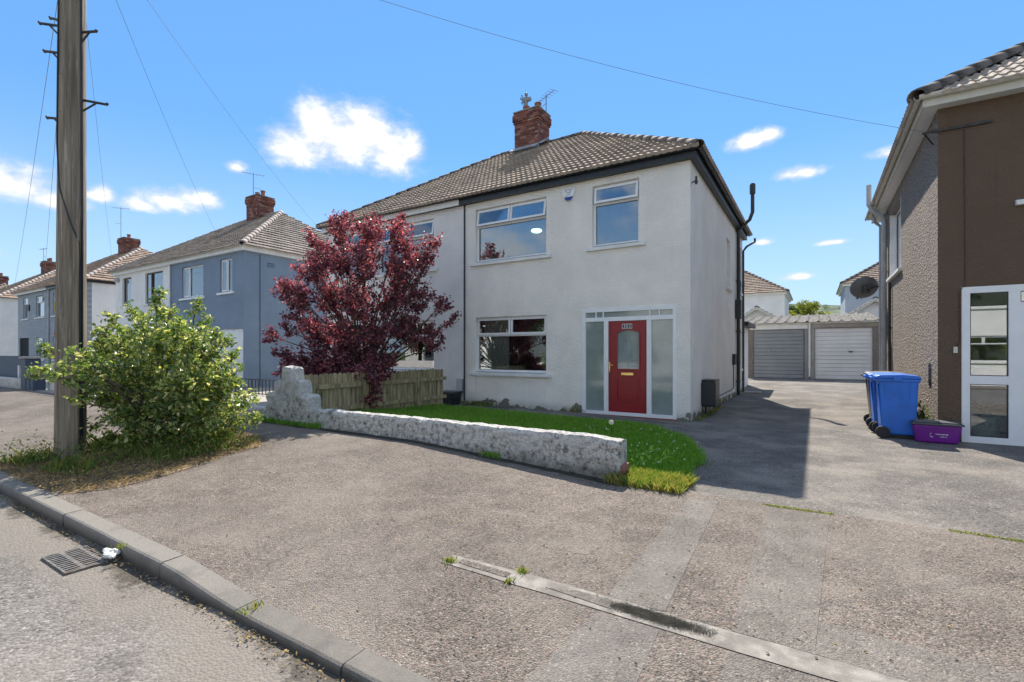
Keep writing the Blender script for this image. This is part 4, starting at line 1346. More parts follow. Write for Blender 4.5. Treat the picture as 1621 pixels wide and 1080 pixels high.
# roof with separate tiles where they show large
x0r, y0r, y1r, zr0 = RX-.30, RY-.30, RB+.30, 5.53
hd = (y1r-y0r)/2; pt_ = R(33.7); c_, s_ = math.cos(pt_), math.sin(pt_)
x1r = 8.5
ap = (x0r+hd, (y0r+y1r)/2, zr0+hd*math.tan(pt_))
mb = MB(); mb.v = [(x0r, y0r, zr0), (x1r, y0r, zr0), (x1r, y1r, zr0), (x0r, y1r, zr0), ap, (x1r, ap[1], ap[2])]
mb.f = [(0, 1, 5, 4), (2, 3, 4, 5), (3, 0, 4), (1, 2, 5)]
broof = mb.build('roof', 'ridge_dark', brown)
tme = bpy.data.meshes.new('roof_tile')
V = []; Fc = []; tw, te = .30, .29
ns = 12
for r_, (v, hh) in enumerate([(-.04, .0), (-.04, .032), (te+.0, .006)]):
    for i in range(ns+1):
        u = tw*i/ns; ph = (u/.15) % 1.0
        V.append((u, v, hh + .026*max(0, math.cos(2*math.pi*(ph-.5)))**.7))
for r_ in range(2):
    for i in range(ns):
        a = r_*(ns+1)+i; Fc.append((a, a+1, a+ns+2, a+ns+1))
tme.from_pydata(V, [], Fc); tme.materials.append(M['tile_light'])
cnt = 0
restm = MB()
for r_ in range(int(hd/c_/te)):
    v = r_*te
    u = v*c_ + .12
    k = int(u/tw)
    while (k+1)*tw < (x1r-x0r):
        if k*tw >= v*c_ + .02:
            if k*tw < 3.4 and r_ < 9:
                ob = bpy.data.objects.new('roof_tile', tme); col.objects.link(ob); ob.parent = broof
                mt = Matrix(((1, 0, 0), (0, c_, -s_), (0, s_, c_))).to_4x4()
                mt.translation = Vector((x0r+k*tw, y0r+v*c_, zr0+v*s_)) - ORG[broof.name] + Vector((random.uniform(-.004, .004), random.uniform(-.004, .004), random.uniform(0, .004)))
                ob.matrix_local = mt; cnt += 1
        k += 1
t = MB(); tile_slope(t, (x0r, y1r, zr0), (0, -1, 0), (c_, 0, s_), (-s_, 0, c_), y1r-y0r, hd/c_, c_, c_, .29, .15, 5)
t.build('tile_courses', 'tile_light', broof, kind='stuff')
t = MB(); tile_slope(t, (x0r+3.3, y0r, zr0), (1, 0, 0), (0, c_, s_), (0, -s_, c_), x1r-x0r-3.3, hd/c_, c_, 0, .29, .15, 5)
t.build('tile_courses', 'tile_light', broof, kind='stuff')
ridge_run(broof, (x0r, y0r, zr0), ap, 'ridge_dark', .15, lift=.06)
ridge_run(broof, ap, (x1r, ap[1], ap[2]), 'ridge_dark', .15, lift=.06)
pipe(brown, [(1.28, 16.75, 6.1), (1.28, 16.75, 5.55), (1.35, 16.75, 5.40), (1.56, 16.75, 5.2), (1.62, 16.75, 5.05), (1.62, 16.75, .03)], .06, 'plastic_grey', 'soil_pipe')
pipe(brown, [(1.44, 17.7, 5.45), (1.50, 17.7, 5.25), (1.63, 17.7, 5.1), (1.63, 17.7, .03)], .045, 'plastic_grey', 'downpipe')
pipe(brown, [(1.66, 15.95, 3.25), (1.66, 15.95, .05)], .028, 'metal_dark', 'waste_pipe')
mb = MB().tube([(1.68, RY+.25, 4.92), (1.52, RY-.05, 5.02)], .012, 6).tube([(1.50, RY-.06, 5.02), (1.66, RY-.03, 5.05)], .02, 6).box(1.62, 2.35, RY-.035, RY-.001, 5.02, 5.06)
mb.build('cable_bracket', 'metal_dark', brown)
MB().tube([(2.02, RY-.008, 5.0), (2.03, RY-.008, 2.5), (1.96, RY-.008, 2.4), (1.965, RY-.008, 1.6), (1.93, RY-.01, 1.52)], .006, 5).build('cable', 'metal_dark', brown)
MB().box(1.89, 1.94, RY-.025, RY, 1.42, 1.52).box(1.905, 1.925, RY-.03, RY-.024, 1.46, 1.48).build('door_bell', 'paint_cream', brown)
MB().box(1.668, 1.70, 10.95, 11.15, .9, 1.25).build('air_vent', 'pebbledash', brown)
# satellite dish on its arm
dish = empty('satellite_dish', (1.66, 17.75, 3.34), 'dark grey oval satellite dish on an arm beside the brown house', 'satellite dish')
mb = MB()
dc = Vector((1.24, 17.75, 3.36)); ax = Vector((-.25, .86, .42)).normalized(); su = ax.cross(Vector((0, 0, 1))).normalized(); sv = su.cross(ax)
rings = 7; n = 28
for sgn in (0, 1):
    for i in range(rings+1):
        r_ = i/rings
        for j in range(n):
            a = 2*math.pi*j/n
            p = dc + su*(.365*r_*math.cos(a)) + sv*(.335*r_*math.sin(a)) + ax*(.10*r_*r_ - .1 + .008*sgn)
            mb.v.append(tuple(p))
for sgn in (0, 1):
    for i in range(rings):
        for j in range(n):
            a = sgn*(rings+1)*n + i*n + j; b_ = sgn*(rings+1)*n + i*n + (j+1) % n
            mb.f.append((a, b_, b_+n, a+n))
mb.build('reflector', 'dish', dish, smooth=True)
MB().tube([dc - ax*.10 - sv*.05, dc - ax*.25, (1.48, 17.7, 3.36), (1.69, 17.7, 3.34)], .022, 8).box(1.655, 1.70, 17.6, 17.8, 3.2, 3.48).build('arm', 'metal_dark', dish)
q = dc - ax*.16
MB().box(q.x-.09, q.x+.09, q.y-.05, q.y+.07, q.z-.13, q.z+.10).build('mount', 'plastic_black', dish)
lnb = dc - sv*.38 + ax*.32
MB().tube([dc - sv*.36 - ax*.02, lnb], .012, 6).tube([lnb-ax*.09, lnb+ax*.05], .035, 8).tube([lnb+sv*.02, lnb-sv*.09], .028, 8).build('receiver', 'plastic_black', dish)

# ------------------------------------------------------------------ wires and pole
PX, PY = -8.50, 2.36
pole = empty('utility_pole', (PX, PY, gz(PX, PY)), 'tall weathered wooden utility pole with metal step irons rising from the verge', 'utility pole')
mb = MB()
n = 22; k = 14
for i in range(k):
    t = i/(k-1); z = -.05 + 8.0*t
    for j in range(n):
        a = 2*math.pi*j/n
        r_ = (.168 - .040*t)*(1+.02*math.sin(5*a+1)+.012*math.sin(11*a+t*2))
        mb.v.append((PX + .045*t*.85 + r_*math.cos(a), PY + .045*t*.53 + r_*math.sin(a), z))
for i in range(k-1):
    for j in range(n):
        a = i*n+j; b_ = i*n+(j+1) % n
        mb.f.append((a, b_, b_+n, a+n))
mb.f.append(tuple(range((k-1)*n, k*n)))
mb.build('shaft', 'wood_pole', pole, smooth=True)
RV = Vector((.8475, .5309, 0)); FV = Vector((-.5309, .8475, 0))


def polept(z, ang, rr=1.0):
    """point on pole surface; ang measured from camera-right towards the back"""
    t = (z+.05)/8.0; r_ = (.168-.04*t)*rr
    return Vector((PX+.045*t*.85, PY+.045*t*.53, z)) + (RV*math.cos(ang) + FV*math.sin(ang))*r_


for z, ang, L, up in [(4.58, math.pi-.2, .22, .05), (5.46, math.pi-.1, .22, .05), (5.80, math.pi+.25, .18, .0), (5.90, math.pi-.3, .24, .12), (4.84, .15, .22, -.04), (5.73, -.1, .17, -.0)]:
    p = polept(z, ang, .8); d = (RV*math.cos(ang)+FV*math.sin(ang))
    tip = p + d*L*1.35 + Vector((0, 0, up))
    mb = MB().tube([p, tip], .017, 7).tube([tip + d*.0 + Vector((0, 0, -.012)), tip + d*.02 + Vector((0, 0, .02))], .017, 7)
    mb.tube([p + Vector((0, 0, -.16)), p + d*L*.85 + Vector((0, 0, up*.6))], .013, 6)
    mb.build('step_iron', 'metal_dark', pole)
mb = MB().tube([polept(7.6, -2.2, 1.03), polept(5.2, -2.15, 1.04), polept(4.2, -2.1, 1.04), polept(3.6, -1.7, 1.04), polept(3.15, -.9, 1.04), polept(2.9, -.35, 1.05), polept(2.4, -.25, 1.05), polept(.1, -.25, 1.05)], .011, 6)
mb.build('cable', 'plastic_black', pole)
mb = MB().tube([polept(7.6, -.25, 1.04), polept(3.0, -.1, 1.05), polept(.3, -.1, 1.05)], .014, 6)
mb.build('cable', 'plastic_black', pole)
mb = MB()
for i in range(12):
    a0 = -.55
    mb.tube([polept(.2+i*.25, -.42, 1.0), polept(.45+i*.25, -.42, 1.0)], .018, 6)
mb.build('capping', 'wood_pole', pole)
for z0, z1, a0, a1, m_, nm in [(1.98, 2.10, -2.85, -2.45, 'yellow_plate', 'marker_plate'), (1.655, 1.712, -2.75, -2.30, 'orange_plate', 'marker_plate')]:
    mb = MB()
    A = [a0+(a1-a0)*i/5 for i in range(6)]
    for i in range(5):
        mb.quadbox([polept(z0, A[i], 1.0), polept(z0, A[i+1], 1.0), polept(z0, A[i+1], 1.04), polept(z0, A[i], 1.04), polept(z1, A[i], 1.0), polept(z1, A[i+1], 1.0), polept(z1, A[i+1], 1.04), polept(z1, A[i], 1.04)])
    mb.build(nm, m_, pole)
for zc_, ch_ in ((1.745+.03, '0'), (1.745+.095, '9')):
    def TT(x, y, z, zc_=zc_):
        p = polept(zc_ + y, -2.52 + x/.155, 1.035 + z*2)
        return tuple(p)
    text_mb(ch_, .085, TT).build('pole_number', 'ink_white', pole)
for z in (5.55, 5.1, 4.6):
    MB().tube([polept(z, -1.75, .96), polept(z, -1.75, 1.03)], .010, 7).build('bolt', 'plastic_black', pole)


def wire(P0, P1, sag, label, r=.0032):
    P0, P1 = Vector(P0), Vector(P1)
    pts = [P0.lerp(P1, i/28) - Vector((0, 0, sag*4*(i/28)*(1-i/28))) for i in range(29)]
    mb = MB().tube(pts, r, 5)
    o = mb.build('overhead_wire', 'wire', origin=tuple(P0))
    o['label'] = label; o['category'] = 'wire'; o['group'] = 'wires from the utility pole'


PT = (-8.46, 2.38, 7.62)
wire(PT, (1.50, RY-.06, 5.06), .35, 'thin overhead wire strung from the utility pole to the brown house', .0032)
wire(PT, (-19.4, YF-.3, 5.4), .25, 'thin overhead wire from the pole to the blue half of the house')
wire(PT, (-13.75, YF-.25, 5.5), .2, 'thin overhead wire from the pole to the far corner of the white roughcast house')
wire(PT, (-29.9, YF-.3, 5.4), .3, 'thin overhead wire from the pole to the white half of the blue pair')
wire(PT, (-40.6, YF-.3, 5.4), .35, 'thin overhead wire from the pole to the grey brick pair', .005)
wire(PT, (-46.9, YF-.3, 5.4), .35, 'thin overhead wire from the pole to the left end of the grey brick pair', .005)

# ------------------------------------------------------------------ garden wall with stepped pillar
gw = empty('garden_wall', (-5, 5.2, 0), 'low old whitewashed garden wall with a stepped pillar at one end', 'wall')


def rough_slab(name, outline, y0, y1, st=.05, amp=.014, topr=.0):
    """vertical slab: columns of given top height between two faces, with a worn uneven surface"""
    mb = MB(); xs, tops = outline
    cols = []
    for x, t in zip(xs, tops):
        b0 = gz(x, 5.0)-.08
        nz_ = max(3, int((t-b0)/st))
        ring = []
        for i in range(nz_+1):
            ring.append((b0+(t-b0)*i/nz_, y0))
        cols.append((x, b0, t))
    N = 9
    for x, b0, t in cols:
        for i in range(N+1):
            z = b0+(t-b0)*i/N
            rr = .035 if i == N else 0
            mb.v.append((x, y0 + amp*(wob(x, 7, i*3)+wob(x, 19, i*5)) + rr*.6, z + (amp*.8*wob(x, 9, 2) if i == N else 0) - (rr*.3)))
        mb.v.append((x, (y0+y1)/2, t + amp*1.0*wob(x, 11, 4)))
        for i in range(N, -1, -1):
            z = b0+(t-b0)*i/N
            rr = .035 if i == N else 0
            mb.v.append((x, y1 - rr*.6 - amp*wob(x, 8, i), z - rr*.3))
    q = 2*N+3
    for c in range(len(cols)-1):
        for i in range(q-1):
            a = c*q+i; mb.f.append((a, a+1, a+q+1, a+q))
    mb.f.append(tuple(range(0, q))); e = (len(cols)-1)*q
    mb.f.append(tuple(range(e+q-1, e-1, -1)))
    return mb.build(name, 'whitewash', gw, smooth=False)


xs = list(np.arange(-7.28, -1.80, .025))
tops = [.485 + .012*wob(x, 1.3) + .014*wob(x, 8, 9) + .010*wob(x, 27, 3) - .035*max(0, wob(x, 2.1, 6)-.34)/.16 - .02*ss(-2.1, -1.8, x) for x in xs]
rough_slab('low_wall', (xs, tops), 5.115, 5.335)


def step_top(x):
    c = -7.87; d = abs(x - c)
    if d < .15: return 1.185
    if d < .36: return .95
    return .71


xs = []
for x in np.arange(-8.47, -7.26, .025):
    xs.append(float(x))
for e in (-7.87-.36, -7.87-.15, -7.87+.15, -7.87+.36):
    xs += [e-.004, e+.004]
xs = sorted(x for x in xs)
tops = [step_top(x) + .02*wob(x, 9, 1) - .0 for x in xs]
tops = [t - .035*max(0, 1 - min(abs(x-(-7.87+s*w_)) for s in (-1, 1) for w_ in (.15, .36, .60) if step_top(x) == step_top(-7.87+s*(w_-.01)))/.05) for x, t in zip(xs, tops)]
rough_slab('stepped_pillar', (xs, tops), 5.09, 5.36, amp=.03)
# loose brick showing at the broken end
for i, (x, z) in enumerate([(-1.80, .09), (-1.78, .02), (-1.80, .16)]):
    mb = MB().box(x-.12, x+.02+.02*i % .03, 5.13, 5.33, z-.04, z+.028); mb.r = [.6+.12*i]*6
    bevel(mb.build('brick', 'brick', gw), .008)
nb = empty('garden_wall', (-11, 5.2, 0), 'low grey rendered boundary wall left of the stepped pillar', 'wall')
gw2 = gw; gw = nb
xs = list(np.arange(-13.6, -8.47, .1))
rough_slab('low_wall', (xs, [.42 + .012*wob(x, 3) for x in xs]), 5.115, 5.32)
gw = gw2
nb2 = empty('garden_wall', (-26, 5.2, 0), 'low grey boundary wall in front of the dark blue fence', 'wall')
gwk = gw; gw = nb2
xs = list(np.arange(-34, -22.6, .2))
rough_slab('low_wall', (xs, [.52 + .012*wob(x, 3) for x in xs]), 5.115, 5.32)
gw = gwk

# left neighbours' front boundary
bf = empty('blue_fence', (-28, 5.45, 0), 'dark blue boarded fence behind a low grey wall', 'fence')
for i in range(52):
    a = -33.5 + i*.2
    MB().box(a+.006, a+.194, 5.45, 5.475, .05, 1.30).build('board', 'blue_fence', bf)
MB().box(-33.5, -23.1, 5.476, 5.52, .4, .48).box(-33.5, -23.1, 5.476, 5.52, 1.0, 1.08).build('rail', 'blue_fence', bf)
MB().box(-24.75, -24.6, 5.40, 5.449, .0, .95).build('post', 'paint_white', bf)
pr = empty('gate_pillar', (-22.8, 5.3, 0), 'stepped blue gate pillar at the end of the white boarded fence', 'pillar')
mb = MB().box(-23.05, -22.55, 5.1, 5.5, 0, 1.22).box(-22.549, -22.2, 5.12, 5.48, 0, .85).box(-22.199, -21.9, 5.14, 5.46, 0, .55)
bevel(mb.build('shaft', 'blue_fence', pr), .02)
MB().box(-23.1, -22.5, 5.06, 5.54, 1.22, 1.28).build('cap', 'concrete', pr)
wf = empty('white_fence', (-20, 5.3, 0), 'white boarded fence with a black rail in front of the blue and white pair', 'fence')
for i in range(36):
    a = -22.1 + i*.11
    MB().box(a+.004, a+.106, 5.55, 5.575, .08, 1.02).build('board', 'paint_white', wf)
mb = MB().tube([(-22.1, 5.6, 1.22), (-18.1, 5.6, 1.22)], .018, 6)
for i in range(10):
    mb.tube([(-22.0+i*.43, 5.6, .95), (-22.0+i*.43, 5.6, 1.22)], .012, 6)
mb.build('top_rail', 'plastic_black', wf)
mb = MB()
for x in (-22.0, -20.1, -18.2): mb.box(x-.04, x+.04, 5.576, 5.66, 0, 1.0)
mb.build('post', 'paint_white', wf)
rl = empty('railing', (-17, 9.0, 0), 'black metal railing in front of the white boarded porch door', 'railing')
MB().tube([(-20.6, 9, .54), (-14.2, 9, .54)], .018, 6).build('rail', 'plastic_black', rl)
MB().tube([(-20.6, 9, .08), (-14.2, 9, .08)], .014, 6).build('rail', 'plastic_black', rl)
for i in range(33):
    x = -20.6 + i*.2
    r_ = .016 if i % 8 else .028
    MB().tube([(x, 9, 0), (x, 9, .55)], r_, 6).build('bar', 'plastic_black', rl)
st = empty('metal_stub', (-13.2, 6.6, 0), 'short black metal post standing in the neighbouring drive', 'post')
MB().tube([(-13.2, 6.6, 0), (-13.2, 6.6, .38)], .035, 8).tube([(-13.2, 6.6, .38), (-13.2, 6.6, .40)], .05, 8).build('post', 'metal_dark', st)

# wooden fence between the two front gardens
fn = empty('wooden_fence', (-7.9, 7.3, 0), 'weathered greenish wooden board fence between the two front gardens', 'fence')
y = 5.45
i = 0
while y < 9.32:
    g = gz(-7.9, y); t_ = 1.03 + random.uniform(-.015, .012); w_ = .105 + random.uniform(-.006, .006)
    lean = random.uniform(-.006, .006); xo = -7.905 + random.uniform(-.004, .004)
    n = 6
    lo = [(xo, y+.004, g+.03), (xo, y+w_-.004, g+.03)]
    top = [(xo, y+.004+(w_-.008)*(1-j/n)+lean, t_-.035+.035*math.sin(math.pi*j/n)) for j in range(n+1)]
    P = [lo[0], lo[1]] + top
    MB().prism(P, [(a+.018, b_, c) for a, b_, c in P]).build('board', 'fence', fn)
    y += w_; i += 1
for z in (.33, .78):
    MB().box(-7.885, -7.84, 5.42, 9.42, z-.04, z+.045).build('rail', 'fence', fn)
for y in (5.5, 6.75, 8.3):
    MB().box(-7.84, -7.75, y, y+.09, -.05, .86).build('post', 'fence', fn)

# dark planter by the wall
pl = empty('planter_box', (-8.2, 10.0, .05), 'small dark plastic planter box at the end of the wooden fence', 'planter')
mb = MB().quadbox([(-8.42, 9.78, .03), (-8.0, 9.78, .03), (-8.0, 10.15, .03), (-8.42, 10.15, .03), (-8.46, 9.74, .36), (-7.96, 9.74, .36), (-7.96, 10.19, .36), (-8.46, 10.19, .36)])
mb.build('tub', 'plastic_black', pl)
MB().box(-8.49, -7.93, 9.71, 10.22, .36, .40).build('rim', 'plastic_black', pl)

# ------------------------------------------------------------------ lawn
lawn = [(-7.82, 5.34), (-6.9, 5.34), (-4.5, 5.345), (-1.9, 5.34), (-1.78, 5.12), (-1.5, 5.06), (-1.36, 5.2), (-1.27, 5.5), (-1.22, 5.8), (-1.30, 6.1), (-1.21, 6.5), (-1.30, 6.9), (-1.44, 7.4), (-1.78, 8.2), (-2.3, 8.75), (-2.9, 9.0), (-4.7, 8.75), (-6.3, 8.95), (-7.82, 9.2)]
polysheet('lawn', lawn, 'turf', .02, **ST)


def inpoly(P, poly):
    x, y = P[:, 0], P[:, 1]; c = np.zeros(len(P), bool); j = len(poly)-1
    for i in range(len(poly)):
        xi, yi = poly[i]; xj, yj = poly[j]
        c ^= ((yi > y) != (yj > y)) & (x < (xj-xi)*(y-yi)/(yj-yi+1e-12)+xi)
        j = i
    return c


def scatter(poly, n):
    xs = [p[0] for p in poly]; ys = [p[1] for p in poly]
    P = np.stack([rng.uniform(min(xs), max(xs), n), rng.uniform(min(ys), max(ys), n)], 1)
    return P[inpoly(P, poly)]




big = [(x*1.0, y) for x, y in lawn]
P = scatter(big, 120000)
P = P + (rng.normal(size=P.shape)*.04)*(P[:, :1] > -3.2)*np.array([[1, 1]])
P = P[(P[:, 1] > 5.33) | (P[:, 0] > -1.82)]
wv = np.array([.6+.8*(wob(x, 1.1)+.5)*(wob(y, 1.3, 7)+.5) for x, y in P])
h = rng.uniform(.05, .115, len(P))*(.7+.6*wv)
edge = P[:, 0] > -2.3
h[edge] *= .8
V, Fg = blades(ground3(P, .01), h, .8, .0065)
np_mesh('lawn_grass', V, Fg, 'grass', None, np.clip(rng.uniform(0, 1, len(P))*.8 + .2*wv, 0, 1), label='bright green uncut lawn grass behind the garden wall', category='grass', kind='stuff')
# daisies and dandelion clock
dn = empty('dandelion_clock', (-2.05, 5.5, .06), 'single dandelion seed head rising above the end of the garden wall', 'dandelion')
MB().tube([(-2.05, 5.5, .03), (-2.04, 5.5, .3), (-2.05, 5.5, .585)], .004, 5).build('stalk', 'leaf_tree', dn)
mb = MB()
c0 = Vector((-2.05, 5.5, .60))
for i in range(160):
    d = Vector(rng.normal(size=3)).normalized(); mb.tube([c0, c0+d*.026], .0008, 3, False)
    q = c0 + d*.026; mb.box(q.x-.0022, q.x+.0022, q.y-.0022, q.y+.0022, q.z-.002, q.z+.002)
mb.build('seed_head', 'litter', dn)
P = scatter([(-3.4, 5.3), (-1.35, 5.3), (-1.35, 7.3), (-2.2, 8.5), (-3.4, 8.9)], 75)
mb = MB()
for x, y in P:
    z = gz(x, y)+rng.uniform(.09, .13); mb.lathe((x, y, z), [(0, .004), (.011, .006), (.012, 0), (0, -.001)], 7)
mb.build('daisies', 'litter', kind='stuff', label='tiny white daisies dotted over the lawn', category='flowers')
P = ground3(scatter([(-1.95, 5.0), (-1.15, 5.0), (-1.1, 5.55), (-1.9, 5.5)], 3500), .0)
keep = rng.uniform(0, 1, len(P)) < .75
V, Fg = blades(P[keep], rng.uniform(.04, .13, keep.sum()), 1.1, .009)
np_mesh('yellow_weeds', V, Fg, 'weed', None, rng.uniform(.3, 1, keep.sum()), label='pale yellowing weeds at the broken end of the wall', category='weeds', kind='stuff')
# broad dock leaves in the lawn
C = []
for cx, cy in [(-1.75, 5.9), (-1.55, 6.1), (-1.9, 6.3)]:
    for k in range(16): C.append((cx+rng.normal()*.10, cy+rng.normal()*.10, gz(cx, cy)+rng.uniform(.06, .17)))
V, Fg = leaves(np.array(C), rng.uniform(.05, .12, len(C)), .8, .42)
np_mesh('dock_plants', V, Fg, 'grass', None, rng.uniform(.5, 1, len(C)), label='broad leaved dock plants in the lawn corner', category='weeds', kind='stuff')


def tufts(name, pts, per, hmin, hmax, m, label, spread=.03, lean=1.0, wd=.006):
    P = np.concatenate([np.array([[x, y]])+rng.normal(size=(per, 2))*spread for x, y in pts])
    V, Fg = blades(ground3(P), rng.uniform(hmin, hmax, len(P)), lean, wd)
    np_mesh(name, V, Fg, m, None, rng.uniform(0, 1, len(P)), label=label, category='weeds', kind='stuff')


tufts('joint_moss', [(x, 5.11+.02*wob(x, 6)) for x in np.arange(-.40, .14, .012)], 10, .006, .022, 'weed', 'yellow moss along the joint between pavement and driveway', .012)
tufts('joint_moss', [(x, 5.14+.02*wob(x, 6)) for x in np.arange(.92, 2.4, .015)], 9, .006, .022, 'weed', 'yellow moss in the joint before the brown house', .012)
tufts('crack_weeds', [(-2.12, 2.56), (-2.10, 2.58), (-1.62, 2.70), (-1.60, 2.70), (-1.62, 2.54)], 45, .01, .04, 'weed', 'small yellow weeds along the old concrete kerb line', .016)
tufts('kerb_weeds', [(-2.76, 1.53), (-2.76, 1.58), (-2.77, 1.63), (-4.33, 1.49), (-4.3, 1.47)], 16, .01, .045, 'weed', 'small green weeds sprouting from the kerb', .02)
tufts('wall_foot_weeds', [(x, 5.08+.03*wob(x, 3)) for x in np.concatenate([np.arange(-8.6, -6.9, .03), np.arange(-3.6, -3.4, .03)])], 20, .02, .11, 'grass', 'weeds growing along the foot of the stepped pillar', .04)
tufts('house_foot_weeds', [(-2.05+.02*wob(y, 5), y) for y in np.arange(10.6, 13.5, .06)], 9, .02, .10, 'weed', 'weeds along the foot of the white side wall', .04)
tufts('house_foot_weeds', [(x, 10.2) for x in np.concatenate([np.arange(-7.9, -7.0, .03), np.arange(-5, -4.5, .06)])], 8, .03, .16, 'weed', 'dry weeds along the foot of the white front wall', .06)
# dark dirt strip at the foot of the garden wall
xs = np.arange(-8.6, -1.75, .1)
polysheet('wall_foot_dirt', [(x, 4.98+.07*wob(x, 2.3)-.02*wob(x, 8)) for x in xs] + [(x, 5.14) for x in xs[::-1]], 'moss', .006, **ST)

# ------------------------------------------------------------------ verge around the pole
verge = [(-8.9, 1.66), (-7.6, 1.66), (-7.05, 1.67), (-6.4, 1.72), (-6.2, 2.1), (-6.25, 2.5), (-6.35, 2.95), (-6.5, 3.4), (-6.55, 3.85), (-7.2, 4.25), (-8.0, 4.2), (-9.2, 3.9), (-9.5, 2.9), (-9.2, 2.2)]
polysheet('verge', verge, 'soil', .004, **ST)
P = scatter(verge, 26000)
P = P + rng.normal(size=P.shape)*.04
V, Fg = leaves(ground3(P, .018) + np.stack([np.zeros(len(P))]*2+[rng.uniform(0, .02, len(P))], 1), rng.uniform(.012, .045, len(P)), 1.4, .35)
np_mesh('verge_litter', V, Fg, 'straw', None, rng.uniform(0, 1, len(P)), label='dry brown leaf litter covering the verge', category='leaf litter', kind='stuff')
P = scatter([(-8.9, 1.75), (-7.0, 2.0), (-6.75, 2.7), (-6.75, 3.9), (-8, 4.1), (-9.2, 3.8), (-9.3, 2.2)], 7000)
dens_ = np.array([wob(x, 2.1)+wob(y, 2.3, 4) for x, y in P])
P = P[dens_ + rng.normal(size=len(P))*.2 > .08]
V, Fg = blades(ground3(P), rng.uniform(.04, .20, len(P))*rng.uniform(.5, 1.2, len(P)), .9, .008)
np_mesh('verge_grass', V, Fg, 'weed', None, rng.uniform(0, .8, len(P)), label='rough grass and weeds around the foot of the pole', category='grass', kind='stuff')

# ------------------------------------------------------------------ plants
def plant(root, clumps, base, stems, per, lsize, lm, bm='bark', depth=1.0, twr=.006, aspect=.55, upb=.5, stemtop=.6, nst=5, r0=.04, upramp=0.0, spread=.5, keep=1.0, trunkh=.25):
    """branches from the base to clump centres; leaves fill each clump in uneven sprays"""
    base = Vector(base)
    wood = MB(); LC = []; LO = []
    cl = []
    for (x_, y_, z_, r_) in clumps:
        cl.append((base + Vector((x_, y_, z_)), r_))
    hub = base + Vector((0, 0, trunkh))
    trunks = []
    for i in range(nst):
        a = 2*math.pi*i/nst + .4
        trunks.append((base + Vector((math.cos(a)*.05, math.sin(a)*.05, -.03)), hub + Vector((math.cos(a)*.12, math.sin(a)*.12, random.uniform(-.05, .15)))))
        wood.tube([trunks[-1][0], (trunks[-1][0]+trunks[-1][1])/2 + Vector((random.uniform(-.03, .03), random.uniform(-.03, .03), 0)), trunks[-1][1]], [r0, r0*.85, r0*.7], 7)
    for c, r_ in cl:
        t = min(trunks, key=lambda q: (q[1]-c).length + random.uniform(0, .4))[1]
        mid = t.lerp(c, .5) + Vector((random.uniform(-.1, .1), random.uniform(-.1, .1), random.uniform(0, .18)))
        wood.tube([t, mid, c], [r0*.6, r0*.38, r0*.16], 6, False)
        nspr = max(3, int(stems*(r_/.4)**1.6))
        for k in range(nspr):
            d = Vector(rng.normal(size=3)); d.z += .35; d.normalize()
            tip = c + d*r_*random.uniform(.65, 1.18)
            b0 = c.lerp(mid, random.uniform(0, .5))
            m_ = b0.lerp(tip, .5) + Vector(rng.normal(size=3))*r_*.12
            wood.tube([b0, m_, tip], [twr, twr*.7, twr*.35], 4, False)
            nl = max(4, int(per*random.uniform(.5, 1.3)))
            tt = np.clip(rng.beta(2.2, 1.2, nl), 0, 1)
            pts = np.array([list((b0.lerp(m_, x*2) if x < .5 else m_.lerp(tip, x*2-1))) for x in tt])
            pts += rng.normal(size=pts.shape)*lsize*spread
            LC.append(pts); LO.append(np.repeat(np.array([list(d)]), nl, 0))
    LC = np.concatenate(LC); LO = np.concatenate(LO)
    sel = LC[:, 2] > base.z + .03
    LC, LO = LC[sel], LO[sel]
    wood.build('branches', bm, root)
    V, Fl = leaves(LC, lsize*rng.uniform(.45, 1.4, len(LC)), upb, aspect, LO)
    rn = rng.uniform(0, 1, len(LC))
    if upramp:
        zz = (LC[:, 2]-LC[:, 2].min())/np.ptp(LC[:, 2])
        rn = np.clip(rn*(1-upramp)+upramp*rng.uniform(0, 1, len(LC))*1.0, 0, 1)
    np_mesh('crown', V, Fl, lm, root, rn)
    return len(LC)


# red-leaved tree between the gardens
MX, MY = -8.75, 7.55
mz = gz(MX, MY)
maple = empty('red_leaf_tree', (MX, MY, mz), 'purple-red leaved small tree standing behind the wooden fence', 'tree')
